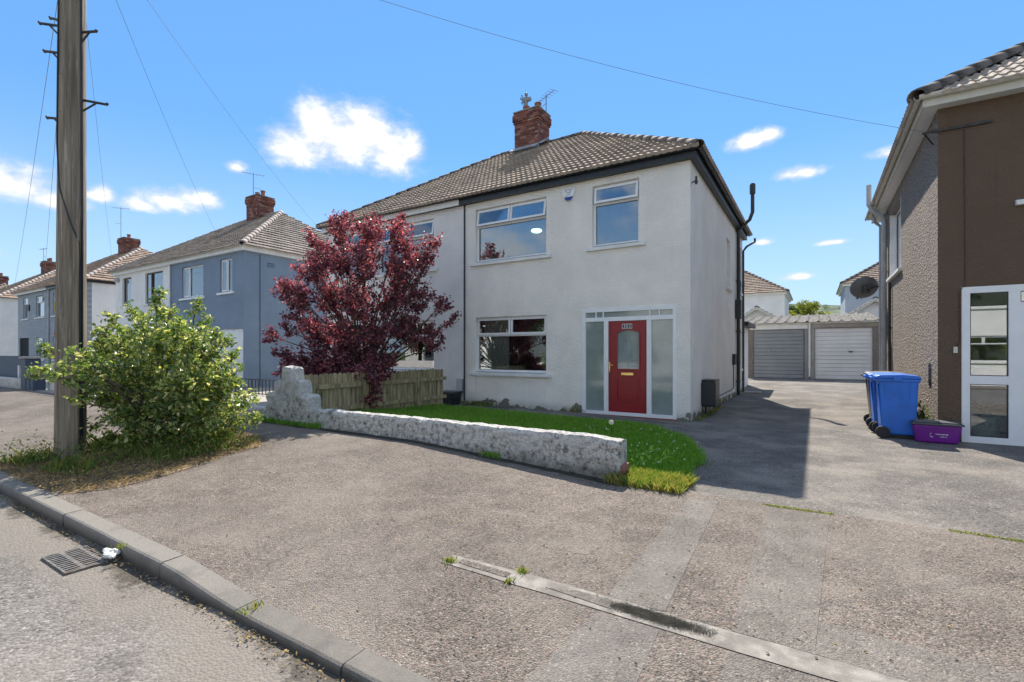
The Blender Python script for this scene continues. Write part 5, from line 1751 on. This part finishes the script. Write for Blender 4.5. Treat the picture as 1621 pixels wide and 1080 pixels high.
# clump centres from the foot of the tree, in metres, and their radii
clumps = [(0.43, -0.2, 4.07, 0.36), (-0.45, 0.62, 4.32, 0.35), (-0.13, -0.49, 4, 0.34), (-1.07, 0.29, 4.52, 0.33), (0.81, 0.26, 3.95, 0.34), 
         (0.34, 0.93, 4.4, 0.32), (-0.26, -1.11, 3.78, 0.18), (1.38, 0.85, 3.91, 0.22), (1.05, 0.5, 3.68, 0.32), (-0.35, -1.22, 3.18, 0.37), 
         (-1.82, -0.01, 3.44, 0.38), (-0.35, -0.48, 3.41, 0.44), (-1.38, 0.11, 3.9, 0.42), (0.77, -0.5, 3.22, 0.48), (-0.24, 0.24, 3.64, 0.47), 
         (1.06, 0.2, 3.21, 0.41), (0.19, 1.08, 3.4, 0.4), (1.41, 0.65, 3.38, 0.29), (-1.28, -1.22, 2.79, 0.22), (-1.1, -0.89, 2.56, 0.34), 
         (-2.49, -0.03, 2.93, 0.34), (-0.88, -0.32, 2.6, 0.48), (-1.14, 0.01, 2.68, 0.44), (0.4, -0.51, 2.37, 0.49), (-1.06, 0.59, 2.82, 0.5), 
         (0.88, 0.01, 2.46, 0.45), (-0.25, 1.33, 2.8, 0.46), (1.13, 0.75, 2.64, 0.37), (0.17, 1.54, 3.01, 0.36), (1.83, 0.7, 2.42, 0.22), 
         (1.66, 1.25, 2.08, 0.16), (0.02, -0.53, 1.69, 0.53), (-1.42, 0.38, 1.81, 0.52), (0.76, -0.24, 1.62, 0.49), (-0.82, 0.98, 1.85, 0.51), 
         (0.94, 0.51, 1.78, 0.45), (0.5, 0.79, 2, 0.41), (1.95, 0.24, 1.71, 0.25), (1.47, 0.89, 1.45, 0.16), (-0.33, -1.04, 1.75, 0.4), 
         (-1.39, -0.29, 1.93, 0.39), (-1.28, -0.92, 2.14, 0.22), (-0.81, -1.4, 1.82, 0.16), (-1.62, -1.24, 1.7, 0.18), (-0.88, -1.46, 1.28, 0.23), 
         (-0.86, -1.05, 1.07, 0.31), (-0.31, -0.98, 1.07, 0.4), (-1.97, 0.07, 0.96, 0.41), (0.05, -0.63, 0.93, 0.43), (-0.87, 0.28, 1.1, 0.42), 
         (0.03, 0.06, 0.98, 0.35), (-0.9, 0.96, 1.21, 0.34), (-0.93, -1.37, 0.84, 0.16), (0.99, -0.1, 1.14, 0.21), (-0.38, -0.29, 0.53, 0.3), 
         (-0.42, -0.9, 0.64, 0.28), (0.45, -0.39, 0.56, 0.24), (-0.51, -1.29, 0.74, 0.21), (0.97, -0.34, 0.81, 0.18), (-0.43, -0.58, 0.31, 0.19), 
         (0.28, -0.57, 0.32, 0.19), (1, -0.73, 0.85, 0.17), (1.1, -0.67, 0.33, 0.16), (1.19, -0.61, 0.7, 0.18), (0.91, -0.79, 0.23, 0.13), 
         (1.16, -0.63, 0.51, 0.13), (0.75, -0.89, 0.85, 0.16), (0.24, -0.8, 0.86, 0.43), (-0.22, -1.08, 0.84, 0.38), (0.75, -0.48, 0.84, 0.38), 
         (-0.65, -1.35, 0.94, 0.3), (1.09, -0.26, 1.02, 0.27), (0.46, -0.65, 0.54, 0.3), (0.01, -0.94, 0.54, 0.27)]
nm = plant(maple, clumps, (MX, MY, mz), 24, 40, .066, 'leaf_red', depth=1, aspect=.78, upb=.3, nst=4, r0=.042, trunkh=.7, spread=.62, twr=.004)
# a few bare twigs showing through
# variegated shrub by the pole
SX, SY = -8.05, 3.15
sz = gz(SX, SY)
shrub = empty('variegated_shrub', (SX, SY, sz), 'large variegated green and yellow shrub growing beside the wooden pole', 'shrub')
# clump centres from the foot of the shrub, in metres, and their radii
clumps = [(0.18, -0.03, 0.99, 0.56), (-0.88, 0.36, 0.95, 0.57), (-0.24, -0.37, 0.9, 0.41), (-0.78, -0.17, 0.82, 0.39), (0.94, 0.16, 1.03, 0.45), 
         (0.27, 0.54, 0.94, 0.45), (0.44, -0.13, 1.55, 0.38), (-0.24, 0.18, 1.5, 0.38), (-0.48, -0.21, 1.49, 0.32), (-0.84, -0.03, 1.48, 0.3), 
         (0.9, 0.1, 1.51, 0.33), (0.07, 0.4, 1.46, 0.33), (0.82, 0.44, 1.35, 0.29), (0.15, 0.73, 1.3, 0.28), (1.15, 0.38, 0.78, 0.35), (0.6, 0.61, 0.7, 0.34), 
         (0.12, -0.31, 0.41, 0.35), (-0.92, 0.07, 0.23, 0.36), (0.6, 0.03, 0.41, 0.39), (0.16, 0.29, 0.39, 0.37), (1, 0.27, 0.34, 0.28), 
         (0.39, 0.55, 0.32, 0.27), (-0.35, -0.51, 1.22, 0.25), (-1.13, -0.25, 1.26, 0.24), (-0.76, -0.38, 1.53, 0.15), (-1.03, -0.53, 1.12, 0.17), 
         (-1.21, -0.72, 1.09, 0.12), (-1.41, -0.84, 1.08, 0.1), (-1.52, -0.93, 1.06, 0.08), (-1.17, -0.82, 1.38, 0.07), (-1.23, -0.88, 1.45, 0.05), 
         (1.26, 0.68, 0.65, 0.16), (0.94, 0.68, 1.08, 0.13), (0.85, 0.58, 1.56, 0.11), (0.58, 0.47, 1.86, 0.1), (0.62, 0.28, 2.05, 0.06), 
         (0.05, 0.07, 1.93, 0.09), (0.04, 0.02, 2.13, 0.06), (0.02, 0.07, 2.24, 0.06), (-0.11, -0.11, 1.87, 0.09), (-0.63, -0.28, 1.84, 0.08), 
         (0.44, 0.18, 1.77, 0.13), (-0.47, -0.47, 0.68, 0.2), (1.2, 0.81, 0.38, 0.12), (0.97, 0.66, 0.45, 0.2), (0.01, -0.04, 0.76, 0.5), 
         (-0.87, 0.33, 0.64, 0.5), (0.71, 0.14, 0.73, 0.44), (-0.33, 0.64, 0.57, 0.46), (0.91, 0.55, 0.13, 0.15), (1.04, 0.72, 0.93, 0.08), 
         (0.91, 0.66, 1.32, 0.07), (0.79, 0.51, 1.67, 0.07), (0.18, 0.14, 1.99, 0.06), (-0.24, -0.18, 1.98, 0.07), (-0.67, -0.4, 1.71, 0.08), 
         (-0.86, -0.51, 1.43, 0.09), (-0.79, -0.59, 0.76, 0.13), (-0.81, -0.48, 0.29, 0.13), (-0.67, -0.3, 0.11, 0.15), (0.47, 0.33, 0.06, 0.2), 
         (0.13, 0.03, 0.1, 0.24), (0.32, -0.92, 1.35, 0.13), (0.2, -1, 1.15, 0.13), (0.38, -0.88, 0.93, 0.14), (0.28, -0.95, 0.76, 0.1), 
         (0.46, -0.83, 1.15, 0.14), (0.09, -1.06, 1.06, 0.08)]
ns_ = plant(shrub, clumps, (SX, SY, sz), 30, 30, .068, 'leaf_shrub', aspect=.56, upb=.4, nst=5, r0=.028, spread=.55, trunkh=.3, twr=.004)
# weeds beneath it
cl = [(-7.2, 2.9), (-6.9, 3.4), (-7.5, 2.4), (-8.1, 2.2), (-8.8, 2.0), (-8.6, 1.95), (-7.0, 3.1), (-7.7, 2.6), (-8.2, 2.5), (-6.85, 3.7), (-7.3, 3.2)]
C = []
for x, y in cl:
    for k in range(170):
        q = abs(rng.normal())*.14
        C.append((x+rng.normal()*.17, y+rng.normal()*.17, gz(x, y)+.02+q))
C = np.array(C)
V, Fl = leaves(C, rng.uniform(.02, .06, len(C)), .6, .4)
np_mesh('verge_weeds', V, Fl, 'weed', None, rng.uniform(0, .75, len(C)), label='leafy green weeds under the variegated shrub', category='weeds', kind='stuff')

# ------------------------------------------------------------------ bins and recycling box
def wheelie(label, x, y, m, tilt=0.0):
    """side-on wheeled bin, handle and wheels towards -X"""
    r = empty('wheeled_bin', (x, y, gz(x, y)), label, 'bin', 'wheeled bins beside the brown house')
    z0 = gz(x, y)
    W, D_ = .36, .285
    b = MB()

    def ring(z, x0, x1, yy):
        return [(x+x0*.77, y-yy, z0+z), (x+x1*.77, y-yy, z0+z), (x+x1*.77, y+yy, z0+z), (x+x0*.77, y+yy, z0+z)]
    b.quadbox(ring(.06, -.26, .32, .235) + ring(.98, -.32, .37, .272))
    body = b.build('body', m, r)
    bevel(body, .03, 3)
    q = MB().quadbox(ring(.94, -.345, .39, .288) + ring(.995, -.345, .39, .288))
    bevel(q.build('rim', m, r), .01)
    rb = MB()                               # moulded ribs on the long side
    for s in (-1, 1):
        for xa in (-.16, .17):
            rb.quadbox([(x+xa*.85, y+s*.232, z0+.14), (x+xa*.85+.012, y+s*.232, z0+.14), (x+xa*.85+.012, y+s*.222, z0+.14), (x+xa*.85, y+s*.222, z0+.14), (x+xa, y+s*.281, z0+.93), (x+xa+.012, y+s*.281, z0+.93), (x+xa+.012, y+s*.268, z0+.93), (x+xa, y+s*.268, z0+.93)])
    rb.build('rib', m, r)
    l = MB()
    pr = [(-.37, .997), (-.37, 1.03), (-.30, 1.05), (.10, 1.062), (.36, 1.045), (.405, 1.015), (.405, .985), (.385, .985), (.385, .997)]
    l.prism([(x+a*.77, y-.305, z0+c) for a, c in pr], [(x+a*.77, y+.305, z0+c) for a, c in pr])
    lid = l.build('lid', m, r)
    bevel(lid, .012, 2)
    MB().box(x-.05, x+.06, y-.325, y-.30, z0+.965, z0+1.03).box(x-.05, x+.06, y+.30, y+.325, z0+.965, z0+1.03).build('lid_clip', m, r)
    MB().tube([(x-.325, y-.24, z0+1.0), (x-.325, y+.24, z0+1.0)], .017, 8).box(x-.335, x-.25, y-.26, y-.22, z0+.96, z0+1.02).box(x-.335, x-.25, y+.22, y+.26, z0+.96, z0+1.02).build('handle', m, r)
    sp = MB()
    for s in (-1, 1):
        sp.quadbox([(x-.195, y+s*.19-.015, z0+.12), (x-.172, y+s*.19-.015, z0+.12), (x-.172, y+s*.19+.015, z0+.12), (x-.195, y+s*.19+.015, z0+.12), (x-.262, y+s*.24-.015, z0+.9), (x-.262, y+s*.24-.015, z0+.9), (x-.24, y+s*.24+.015, z0+.9), (x-.262, y+s*.24+.015, z0+.9)])
    sp.build('spine', m, r)
    MB().tube([(x-.19, y-.26, z0+.10), (x-.19, y+.26, z0+.10)], .012, 8).build('axle', 'metal_dark', r)
    for s in (-1, 1):
        wh = MB()
        n = 20
        c = Vector((x-.19, y+s*.285, z0+.10))
        for rr, dd in ((.0, -.02), (.06, -.02), (.07, -.026), (.10, -.022), (.10, .022), (.07, .026), (.06, .02), (0, .02)):
            for j in range(n):
                a = 2*math.pi*j/n; wh.v.append((c.x+rr*math.cos(a), c.y+dd, c.z+rr*math.sin(a)))
        for i in range(7):
            for j in range(n):
                a = i*n+j; b_ = i*n+(j+1) % n; wh.f.append((a, b_, b_+n, a+n))
        wh.build('wheel', 'bin_rubber', r, smooth=False)
    MB().box(x-.18, x+.27, y-.21, y+.21, z0+.0, z0+.06).build('base', 'bin_rubber', r)
    return r


wheelie('clean blue wheeled bin next to the purple box', 1.15, 10.42, 'bin_blue')
wheelie('blue wheeled bin between another blue one and the brown bin', 1.11, 11.06, 'bin_blue')
wheelie('brown wheeled bin behind the two blue bins', 1.12, 11.74, 'bin_brown')
pb = empty('recycling_box', (1.63, 10.1, 0), 'purple plastic recycling box with dark grey lid in front of the brown house', 'box')
mb = MB().quadbox([(1.37, 9.98, .005), (1.88, 9.98, .005), (1.88, 10.29, .005), (1.37, 10.29, .005), (1.335, 9.945, .285), (1.925, 9.945, .285), (1.925, 10.33, .285), (1.335, 10.33, .285)])
bevel(mb.build('tub', 'box_purple', pb), .025, 3)
bevel(MB().box(1.315, 1.945, 9.925, 10.345, .285, .315).box(1.34, 1.92, 9.95, 10.32, .316, .335).build('lid', 'lid_grey', pb), .01)
Tb = lambda x, y, z: (1.615+x, 9.962-.0022-(y)*.125-z, .13+y)
mk = MB()                                   # faint moulded print: rows of short strokes beside a curl
for row, (y_, h_, x0_, n_) in enumerate([(.016, .018, -.01, 9), (-.022, .014, .045, 5)]):
    for q in range(n_):
        xa = x0_ + q*.017; hh = h_*(.6+.4*((q*7) % 3)/2)
        mk.poly([Tb(xa, y_-hh/2, .002), Tb(xa+.011, y_-hh/2, .002), Tb(xa+.011, y_+hh/2, .002), Tb(xa, y_+hh/2, .002)])
pts = [(-.05-.03*math.cos(a), .03*math.sin(a)) for a in np.linspace(-1.9, 1.2, 10)]
for (a, b_), (c, d) in zip(pts[:-1], pts[1:]):
    k = len(mk.v); mk.v += [Tb(a, b_-.005, .002), Tb(c, d-.005, .002), Tb(c, d+.005, .002), Tb(a, b_+.005, .002)]; mk.f.append((k, k+1, k+2, k+3))
mk.build('logo', 'ink_white', pb)
# pot plants
po = empty('potted_plant', (2.31, 10.75, 0), 'glazed patterned pot with a straggling plant behind the porch glass', 'potted plant')
MB().lathe((2.31, 10.75, 0), [(0, 0), (.15, 0), (.20, .10), (.21, .25), (.19, .36), (.215, .40), (.19, .40), (.17, .34), (0, .34)], 20).build('pot', 'pot', po, smooth=True)
C = np.array([(2.31+rng.normal()*.09, 10.75+rng.normal()*.09, .40+abs(rng.normal())*.06) for _ in range(260)])
V, Fl = leaves(C, rng.uniform(.03, .08, len(C)), .4, .35)
np_mesh('foliage', V, Fl, 'grass', po, rng.uniform(.3, 1, len(C)))
mb = MB()
for k in range(9):
    a = random.uniform(0, 6.28); p = Vector((2.31, 10.75, .38)); pts = [p]
    d = Vector((math.cos(a)*.3, math.sin(a)*.3, 1)).normalized()
    for j in range(5):
        d = (d + Vector((random.uniform(-.5, .5), random.uniform(-.5, .5), random.uniform(-.4, .1)))).normalized()
        p = p + d*.08; pts.append(p)
    mb.tube(pts, [.008, .008, .007, .006, .005, .003], 5, False)
mb.build('stems', 'bark', po)
dp = empty('dark_plant', (1.55, 10.75, 0), 'scruffy dark leaved plant squeezed between bin and wall', 'plant')
C = np.array([(1.57+rng.normal()*.05, 10.85+rng.normal()*.15, .05+abs(rng.normal())*.22) for _ in range(420)])
V, Fl = leaves(C, rng.uniform(.03, .09, len(C)), .3, .5)
np_mesh('foliage', V, Fl, 'leaf_tree', dp, rng.uniform(0, 1, len(C)))

# ------------------------------------------------------------------ road drain, litter
dg = empty('road_drain', (-4.62, 1.36, -.106), 'rectangular cast iron drain grate in the road by the kerb', 'drain grate')
MB().box(-4.86, -4.40, 1.20, 1.50, -.1095, -.1015).build('pit', 'plastic_black', dg)  # flat black plate standing in for the darkness under the grate
mb = MB()
for a, b_, c, d in [(-4.88, -4.38, 1.19, 1.203), (-4.88, -4.38, 1.497, 1.51), (-4.88, -4.862, 1.203, 1.497), (-4.398, -4.38, 1.203, 1.497), (-4.862, -4.398, 1.285, 1.31), (-4.862, -4.398, 1.40, 1.422)]:
    mb.box(a, b_, c, d, -.109, -.094)
mb.build('frame', 'iron', dg)
for i in range(11):
    a = -4.85 + i*.0425
    MB().box(a, a+.019, 1.203, 1.497, -.109, -.0945).build('bar', 'iron', dg)
lt = empty('crumpled_tissue', (-4.42, 1.47, -.1), 'crumpled white tissue lying against the kerb beside the drain', 'litter')
import bmesh
bm = bmesh.new(); bmesh.ops.create_icosphere(bm, subdivisions=3, radius=.042)
for v in bm.verts:
    n_ = 1 + .35*math.sin(v.co.x*90+1)*math.sin(v.co.y*80) + .25*math.sin(v.co.z*110+v.co.x*60)
    v.co = Vector((v.co.x*1.3*n_, v.co.y*n_, v.co.z*.85*n_)) + Vector((-4.42, 1.462, -.062))
mb = MB(); bm.verts.index_update(); mb.v = [tuple(v.co) for v in bm.verts]; mb.f = [tuple(v.index for v in f.verts) for f in bm.faces]; bm.free()
mb.build('tissue', 'litter', lt)
# scattered grit, leaves and crumbs over pavement and road
P = np.stack([rng.uniform(-7, 3.2, 900), rng.uniform(1.75, 5.0, 900)], 1)
V, Fl = leaves(ground3(P, .008), rng.uniform(.008, .026, len(P)), 1.6, .6)
np_mesh('pavement_debris', V, Fl, 'straw', None, rng.uniform(0, 1, len(P)), label='scattered dry leaf crumbs on the pavement', category='leaf litter', kind='stuff')
P = np.stack([rng.uniform(-9, -1.5, 900), 1.50 - abs(rng.normal(size=900))*.05], 1)
C = np.concatenate([P, -.094*np.ones((len(P), 1))], 1)
V, Fl = leaves(C, rng.uniform(.008, .028, len(C)), 1.6, .5)
np_mesh('gutter_debris', V, Fl, 'straw', None, rng.uniform(0, 1, len(C)), label='dry leaf litter gathered along the kerb', category='leaf litter', kind='stuff')

# ------------------------------------------------------------------ garages and what stands behind
GY, GZ = 25.5, .24
ga_ = empty('garage_block', (0, GY, GZ), 'pair of flat fronted garages, one door grey and one white, under a corrugated roof', 'garage')
mb = MB()
wall_sheet(mb, front_T(GY), -3.0, 2.35, GZ-.1, 2.78, [(-2.47, -.41, GZ, 2.50), (-.02, 2.08, GZ, 2.50)], .12)
mb.box(-3.0, 2.35, GY+.2, GY+5.2, GZ-.1, 2.75)
mb.build('wall', 'pebbledash', ga_)
MB().box(-2.62, -.27, GY-.03, GY-.002, 2.50, 2.74).build('lintel', 'paint_white', ga_)
MB().box(-.25, 2.33, GY-.03, GY-.002, 2.53, 2.74).build('lintel', 'concrete', ga_)
MB().box(-.38, -.24, GY-.035, GY-.002, GZ, 2.499).build('pier', 'garage_grey', ga_)
MB().box(-.16, -.03, GY-.03, GY-.002, GZ, 2.529).build('pier', 'concrete', ga_)
for a, b_, m_, lb_ in ((-2.47, -.41, 'garage_grey', 'grey ribbed garage door'), (-.02, 2.08, 'garage_white', 'white ribbed garage door, dirty at the foot')):
    dd = MB().box(a, b_, GY+.07, GY+.09, GZ+.01, 2.50).build('garage_door', m_, ga_, label=lb_)
    n = 13; hh = (2.49-GZ-.02)/n
    for i in range(n):
        z = GZ+.02+i*hh
        MB().quadbox([(a+.03, GY+.045, z+.004), (b_-.03, GY+.045, z+.004), (b_-.03, GY+.069, z+.004), (a+.03, GY+.069, z+.004), (a+.03, GY+.055, z+hh-.02), (b_-.03, GY+.055, z+hh-.02), (b_-.03, GY+.069, z+hh-.004), (a+.03, GY+.069, z+hh-.004)]).build('slat', m_, dd)
    hx = -1.83 if a < -1 else 1.32
    MB().box(hx-.03, hx+.03, GY+.02, GY+.05, 1.42, 1.48).box(hx-.09 if a > -1 else hx-.02, hx+.09 if a > -1 else hx+.02, GY+.005, GY+.02, 1.46, 1.49 if a > -1 else 1.60).build('handle', 'plastic_black' if a > -1 else 'aerial', dd)
rf = MB(); n = 13; stp = 5.5/n
xs = np.linspace(-3.05, 2.42, 13*12+1)
sl = math.tan(R(7))
for yy, q in ((GY-.18, 0), (GY+5.3, 1)):
    for x in xs:
        ph = ((x+3.05)/stp) % 1
        wv = .085*max(0, 1-abs(ph-.5)/.2)
        rf.v.append((x, yy, 2.80 + (yy-GY)*sl + wv))
for yy, q in ((GY-.18, 0), (GY+5.3, 1)):
    for x in xs:
        ph = ((x+3.05)/stp) % 1
        rf.v.append((x, yy, 2.775 + (yy-GY)*sl + .085*max(0, 1-abs(ph-.5)/.2)))
k = len(xs)
for i in range(k-1):
    rf.f += [(i, i+1, k+i+1, k+i), (2*k+i, 3*k+i, 3*k+i+1, 2*k+i+1), (i, 2*k+i, 2*k+i+1, i+1)]
rf.build('roof_sheet', 'sheet_roof', ga_)
gutter_run(ga_, (-3.0, GY-.035, 2.76), (2.35, GY-.035, 2.76), (0, -1, 0), 'paint_white', .05)
pipe(ga_, [(-.20, GY-.08, 2.72), (-.20, GY-.08, GZ+.1)], .04, 'paint_white')

mb = MB().box(-2.9, -2.5, 24.3, 24.36, .2, 1.1)
bmh = []
plain_house('white rear house with brown hip roof seen over the grey garage door', -13.5, -7.5, -1.85, 'render_clean', 'tile_warm', 'ridge_dark', 40, 47, 5.65, wins=[], ch=False, gm='paint_white')
plain_house('pale blue-grey rear house with brown roof seen over the white garage door', 1.75, 7.5, 13.5, 'render_bluegrey', 'tile_warm', 'ridge_dark', 40, 47, 5.95, wins=[], ch=False, gm='paint_white')


def gable_shed(label, x0, x1, y0, y1, h, rise, wm, tm):
    r = empty('outbuilding', ((x0+x1)/2, y0, 0), label, 'outbuilding')
    xm = (x0+x1)/2
    mb = MB(); mb.box(x0, x1, y0, y1, -.1, h)
    mb.prism([(x0, y0, h), (x1, y0, h), (xm, y0, h+rise)], [(x0, y1, h), (x1, y1, h), (xm, y1, h+rise)])
    mb.build('wall', wm, r)
    t = MB()
    L = math.hypot(xm-x0+.2, rise*(xm-x0+.2)/(xm-x0)); ca = (xm-x0)/math.hypot(xm-x0, rise); sa = rise/math.hypot(xm-x0, rise)
    dz_ = .2*rise/(xm-x0)
    tile_slope(t, (x0-.2, y1+.2, h-dz_+.03), (0, -1, 0), (ca, 0, sa), (-sa, 0, ca), y1-y0+.4, L, 0, 0, .28, .2, 4)
    tile_slope(t, (x1+.2, y0-.2, h-dz_+.03), (0, 1, 0), (-ca, 0, sa), (sa, 0, ca), y1-y0+.4, L, 0, 0, .28, .2, 4)
    ro = t.build('roof', tm, r)
    ridge_run(ro, (xm, y0-.2, h+rise), (xm, y1+.2, h+rise), 'ridge_dark', .12, lift=.05)
    bb = MB()
    for s, xa in ((1, x0-.2), (-1, x1+.2)):
        bb.quadbox([(xa, y0-.24, h-dz_-.12), (xm, y0-.24, h+rise-.12), (xm, y0-.201, h+rise-.12), (xa, y0-.201, h-dz_-.12), (xa, y0-.24, h-dz_+.07), (xm, y0-.24, h+rise+.07), (xm, y0-.201, h+rise+.07), (xa, y0-.201, h-dz_+.07)])
    bb.build('barge_board', 'paint_cream', r)
    return r


gable_shed('small tiled outbuilding behind the grey garage', -4.5, -1.5, 33, 36, 3.2, .95, 'render_clean', 'tile_warm')
gable_shed('tiled outbuilding with pale barge boards behind the white garage', 1.2, 4.4, 33, 36, 3.2, 1.15, 'render_clean', 'tile_light')
plain_house('distant brown roofed house between the two rear houses', .2, 6.5, 12, 'render_clean', 'tile_warm', 'ridge_dark', 62, 68, 3.4, wins=[], ch=False)


def broad_tree(name, label, x, y, h, r_, lm, ncl=26, leaf=.16, per=30, z0=None, group=None):
    z0 = gz(x, y) if z0 is None else z0
    t = empty(name, (x, y, z0), label, 'tree', group)
    wood = MB().tube([(x, y, z0-.1), (x+.1, y, z0+h*.3), (x, y+.1, z0+h*.7)], [h*.03, h*.022, h*.008], 8)
    LC = []; LO = []
    for k in range(ncl):
        d = Vector(rng.normal(size=3)).normalized()
        c = Vector((x, y, z0+h*.62)) + Vector((d.x*r_*.8, d.y*r_*.8, d.z*h*.32))
        wood.tube([(x, y, z0+h*random.uniform(.25, .5)), c], [h*.010, h*.003], 5, False)
        q = r_*random.uniform(.25, .42)
        n_ = per*12
        pts = rng.normal(size=(n_, 3)); pts = unit(pts)*q*(rng.uniform(0, 1, (n_, 1))**.45)
        LC.append(pts+np.array(c)); LO.append(unit(pts))
    LC = np.concatenate(LC); LO = np.concatenate(LO)
    wood.build('trunk', 'bark', t)
    V, Fl = leaves(LC, leaf*rng.uniform(.6, 1.3, len(LC)), .4, .6, LO)
    np_mesh('crown', V, Fl, lm, t, rng.uniform(0, 1, len(LC)))
    return t


broad_tree('garden_tree', 'green leafy tree rising behind the pale blue-grey rear house', 4.9, 52, 9.4, 1.7, 'leaf_tree', 20, .2, 20)
broad_tree('garden_tree', 'yellow-green bushy tree between the two rear houses', -.6, 56, 6.3, 2.0, 'leaf_yellow', 20, .2, 22)
broad_tree('garden_tree', 'dark green bushy tree beside the white rear house', -2.0, 60, 6.2, 1.8, 'leaf_tree', 18, .2, 20)
# across the road, seen in the windows
broad_tree('street_tree', 'tallest green tree behind the wall across the road', -19.5, -11.5, 8.6, 2.4, 'leaf_tree', 30, .2, 26, 0, 'trees across the road')
broad_tree('street_tree', 'mid-height green tree across the road', -30, -11.5, 6.5, 2.2, 'leaf_tree', 34, .2, 26, 0, 'trees across the road')
broad_tree('street_tree', 'short round green tree across the road', -12.0, -11.2, 5.4, 1.7, 'leaf_tree', 30, .2, 26, 0, 'trees across the road')
for k, (cx_, lb_) in enumerate([(10.5, 'white rendered house across the road, opposite the brown house'), (-10.5, 'white rendered house across the road, behind the short round tree'), (-27.5, 'white rendered house across the road, behind the mid-height tree')]):
    op = plain_house(lb_, -6.5, 0, 6.5, 'render_clean', 'tile', 'ridge_dark', 0, 8, EAVE, wins=[(-5.2, -3.2, .95, 2.3), (-5.2, -3.2, 3.8, 5.15), (2.0, 4.0, .95, 2.3), (2.0, 4.0, 3.8, 5.15)], sides='F')
    op.location = (cx_, -13.8, 0); op.rotation_euler = (0, 0, math.pi)
ow = empty('garden_wall', (0, -8.8, 0), 'low white wall added across the road to bounce sunlight', 'wall')
MB().box(-40, 14, -8.9, -8.65, -.1, .75).build('low_wall', 'render_clean', ow)  # unseen wall, added so its sunlit face lightens the house fronts
broad_tree('garden_shrub', 'rounded yellow-green shrub behind the wall across the road', 8.2, -10.4, 2.3, .75, 'leaf_yellow', 16, .1, 14, 0)

# ------------------------------------------------------------------ hills
V = []; Fh = []
nx, ny = 90, 14
for j in range(ny):
    y = 500 + 140*j
    for i in range(nx):
        x = -2600 + 5200*i/(nx-1)
        t = ss(500, 1700, y)
        V.append((x, y, -.4 + t*(125 + 60*wob(x, .0016, 3) + 30*wob(x, .006, 5) + 14*wob(x+y*2, .015, 2))))
for j in range(ny-1):
    for i in range(nx-1):
        a = j*nx+i; Fh.append((a, a+1, a+nx+1, a+nx))
mb = MB(); mb.v = V; mb.f = Fh
hm, hb, hp, ho, hout = new_mat('hill_fields')
f = hb.vor(hb.scale(ho, (1, .6, 1)), .009, 'Color')
fe = hb.n('ShaderNodeTexVoronoi', feature='DISTANCE_TO_EDGE'); hb.put(fe.inputs['Vector'], hb.scale(ho, (1, .6, 1))); fe.inputs['Scale'].default_value = .009
cc = hb.mix(hb.sep(f)[0], (.085, .125, .06), (.14, .165, .085))
cc = hb.mix(hb.rng(hb.noise(ho, .02, 5), .52, .62), cc, (.045, .075, .035))
cc = hb.mix(hb.rng(fe.outputs['Distance'], .03, .07, 1, 0), cc, (.035, .06, .03))
hb.put(hp.inputs['Base Color'], cc); hp.inputs['Roughness'].default_value = 1
mb.build('hills', hm, smooth=True, **ST)
C = []
for k in range(260):
    x = rng.uniform(-700, 500); y = rng.uniform(420, 1500)
    t = ss(500, 1700, y); z = -.4 + t*(125 + 60*wob(x, .0016, 3) + 30*wob(x, .006, 5) + 14*wob(x+y*2, .015, 2))
    s = rng.uniform(4, 8)
    q = unit(rng.normal(size=(130, 3)))*s*(rng.uniform(0, 1, (130, 1))**.4)
    q[:, 2] = q[:, 2]*.9 + s*.8
    C.append(q + np.array([x, y, z]))
C = np.concatenate(C)
V, Fl = leaves(C, rng.uniform(1.2, 2.6, len(C)), .4, .8)
np_mesh('far_wood', V, Fl, 'leaf_tree', None, rng.uniform(0, 1, len(C)), label='dark green hedgerow trees scattered over the distant hill', category='trees', kind='stuff')
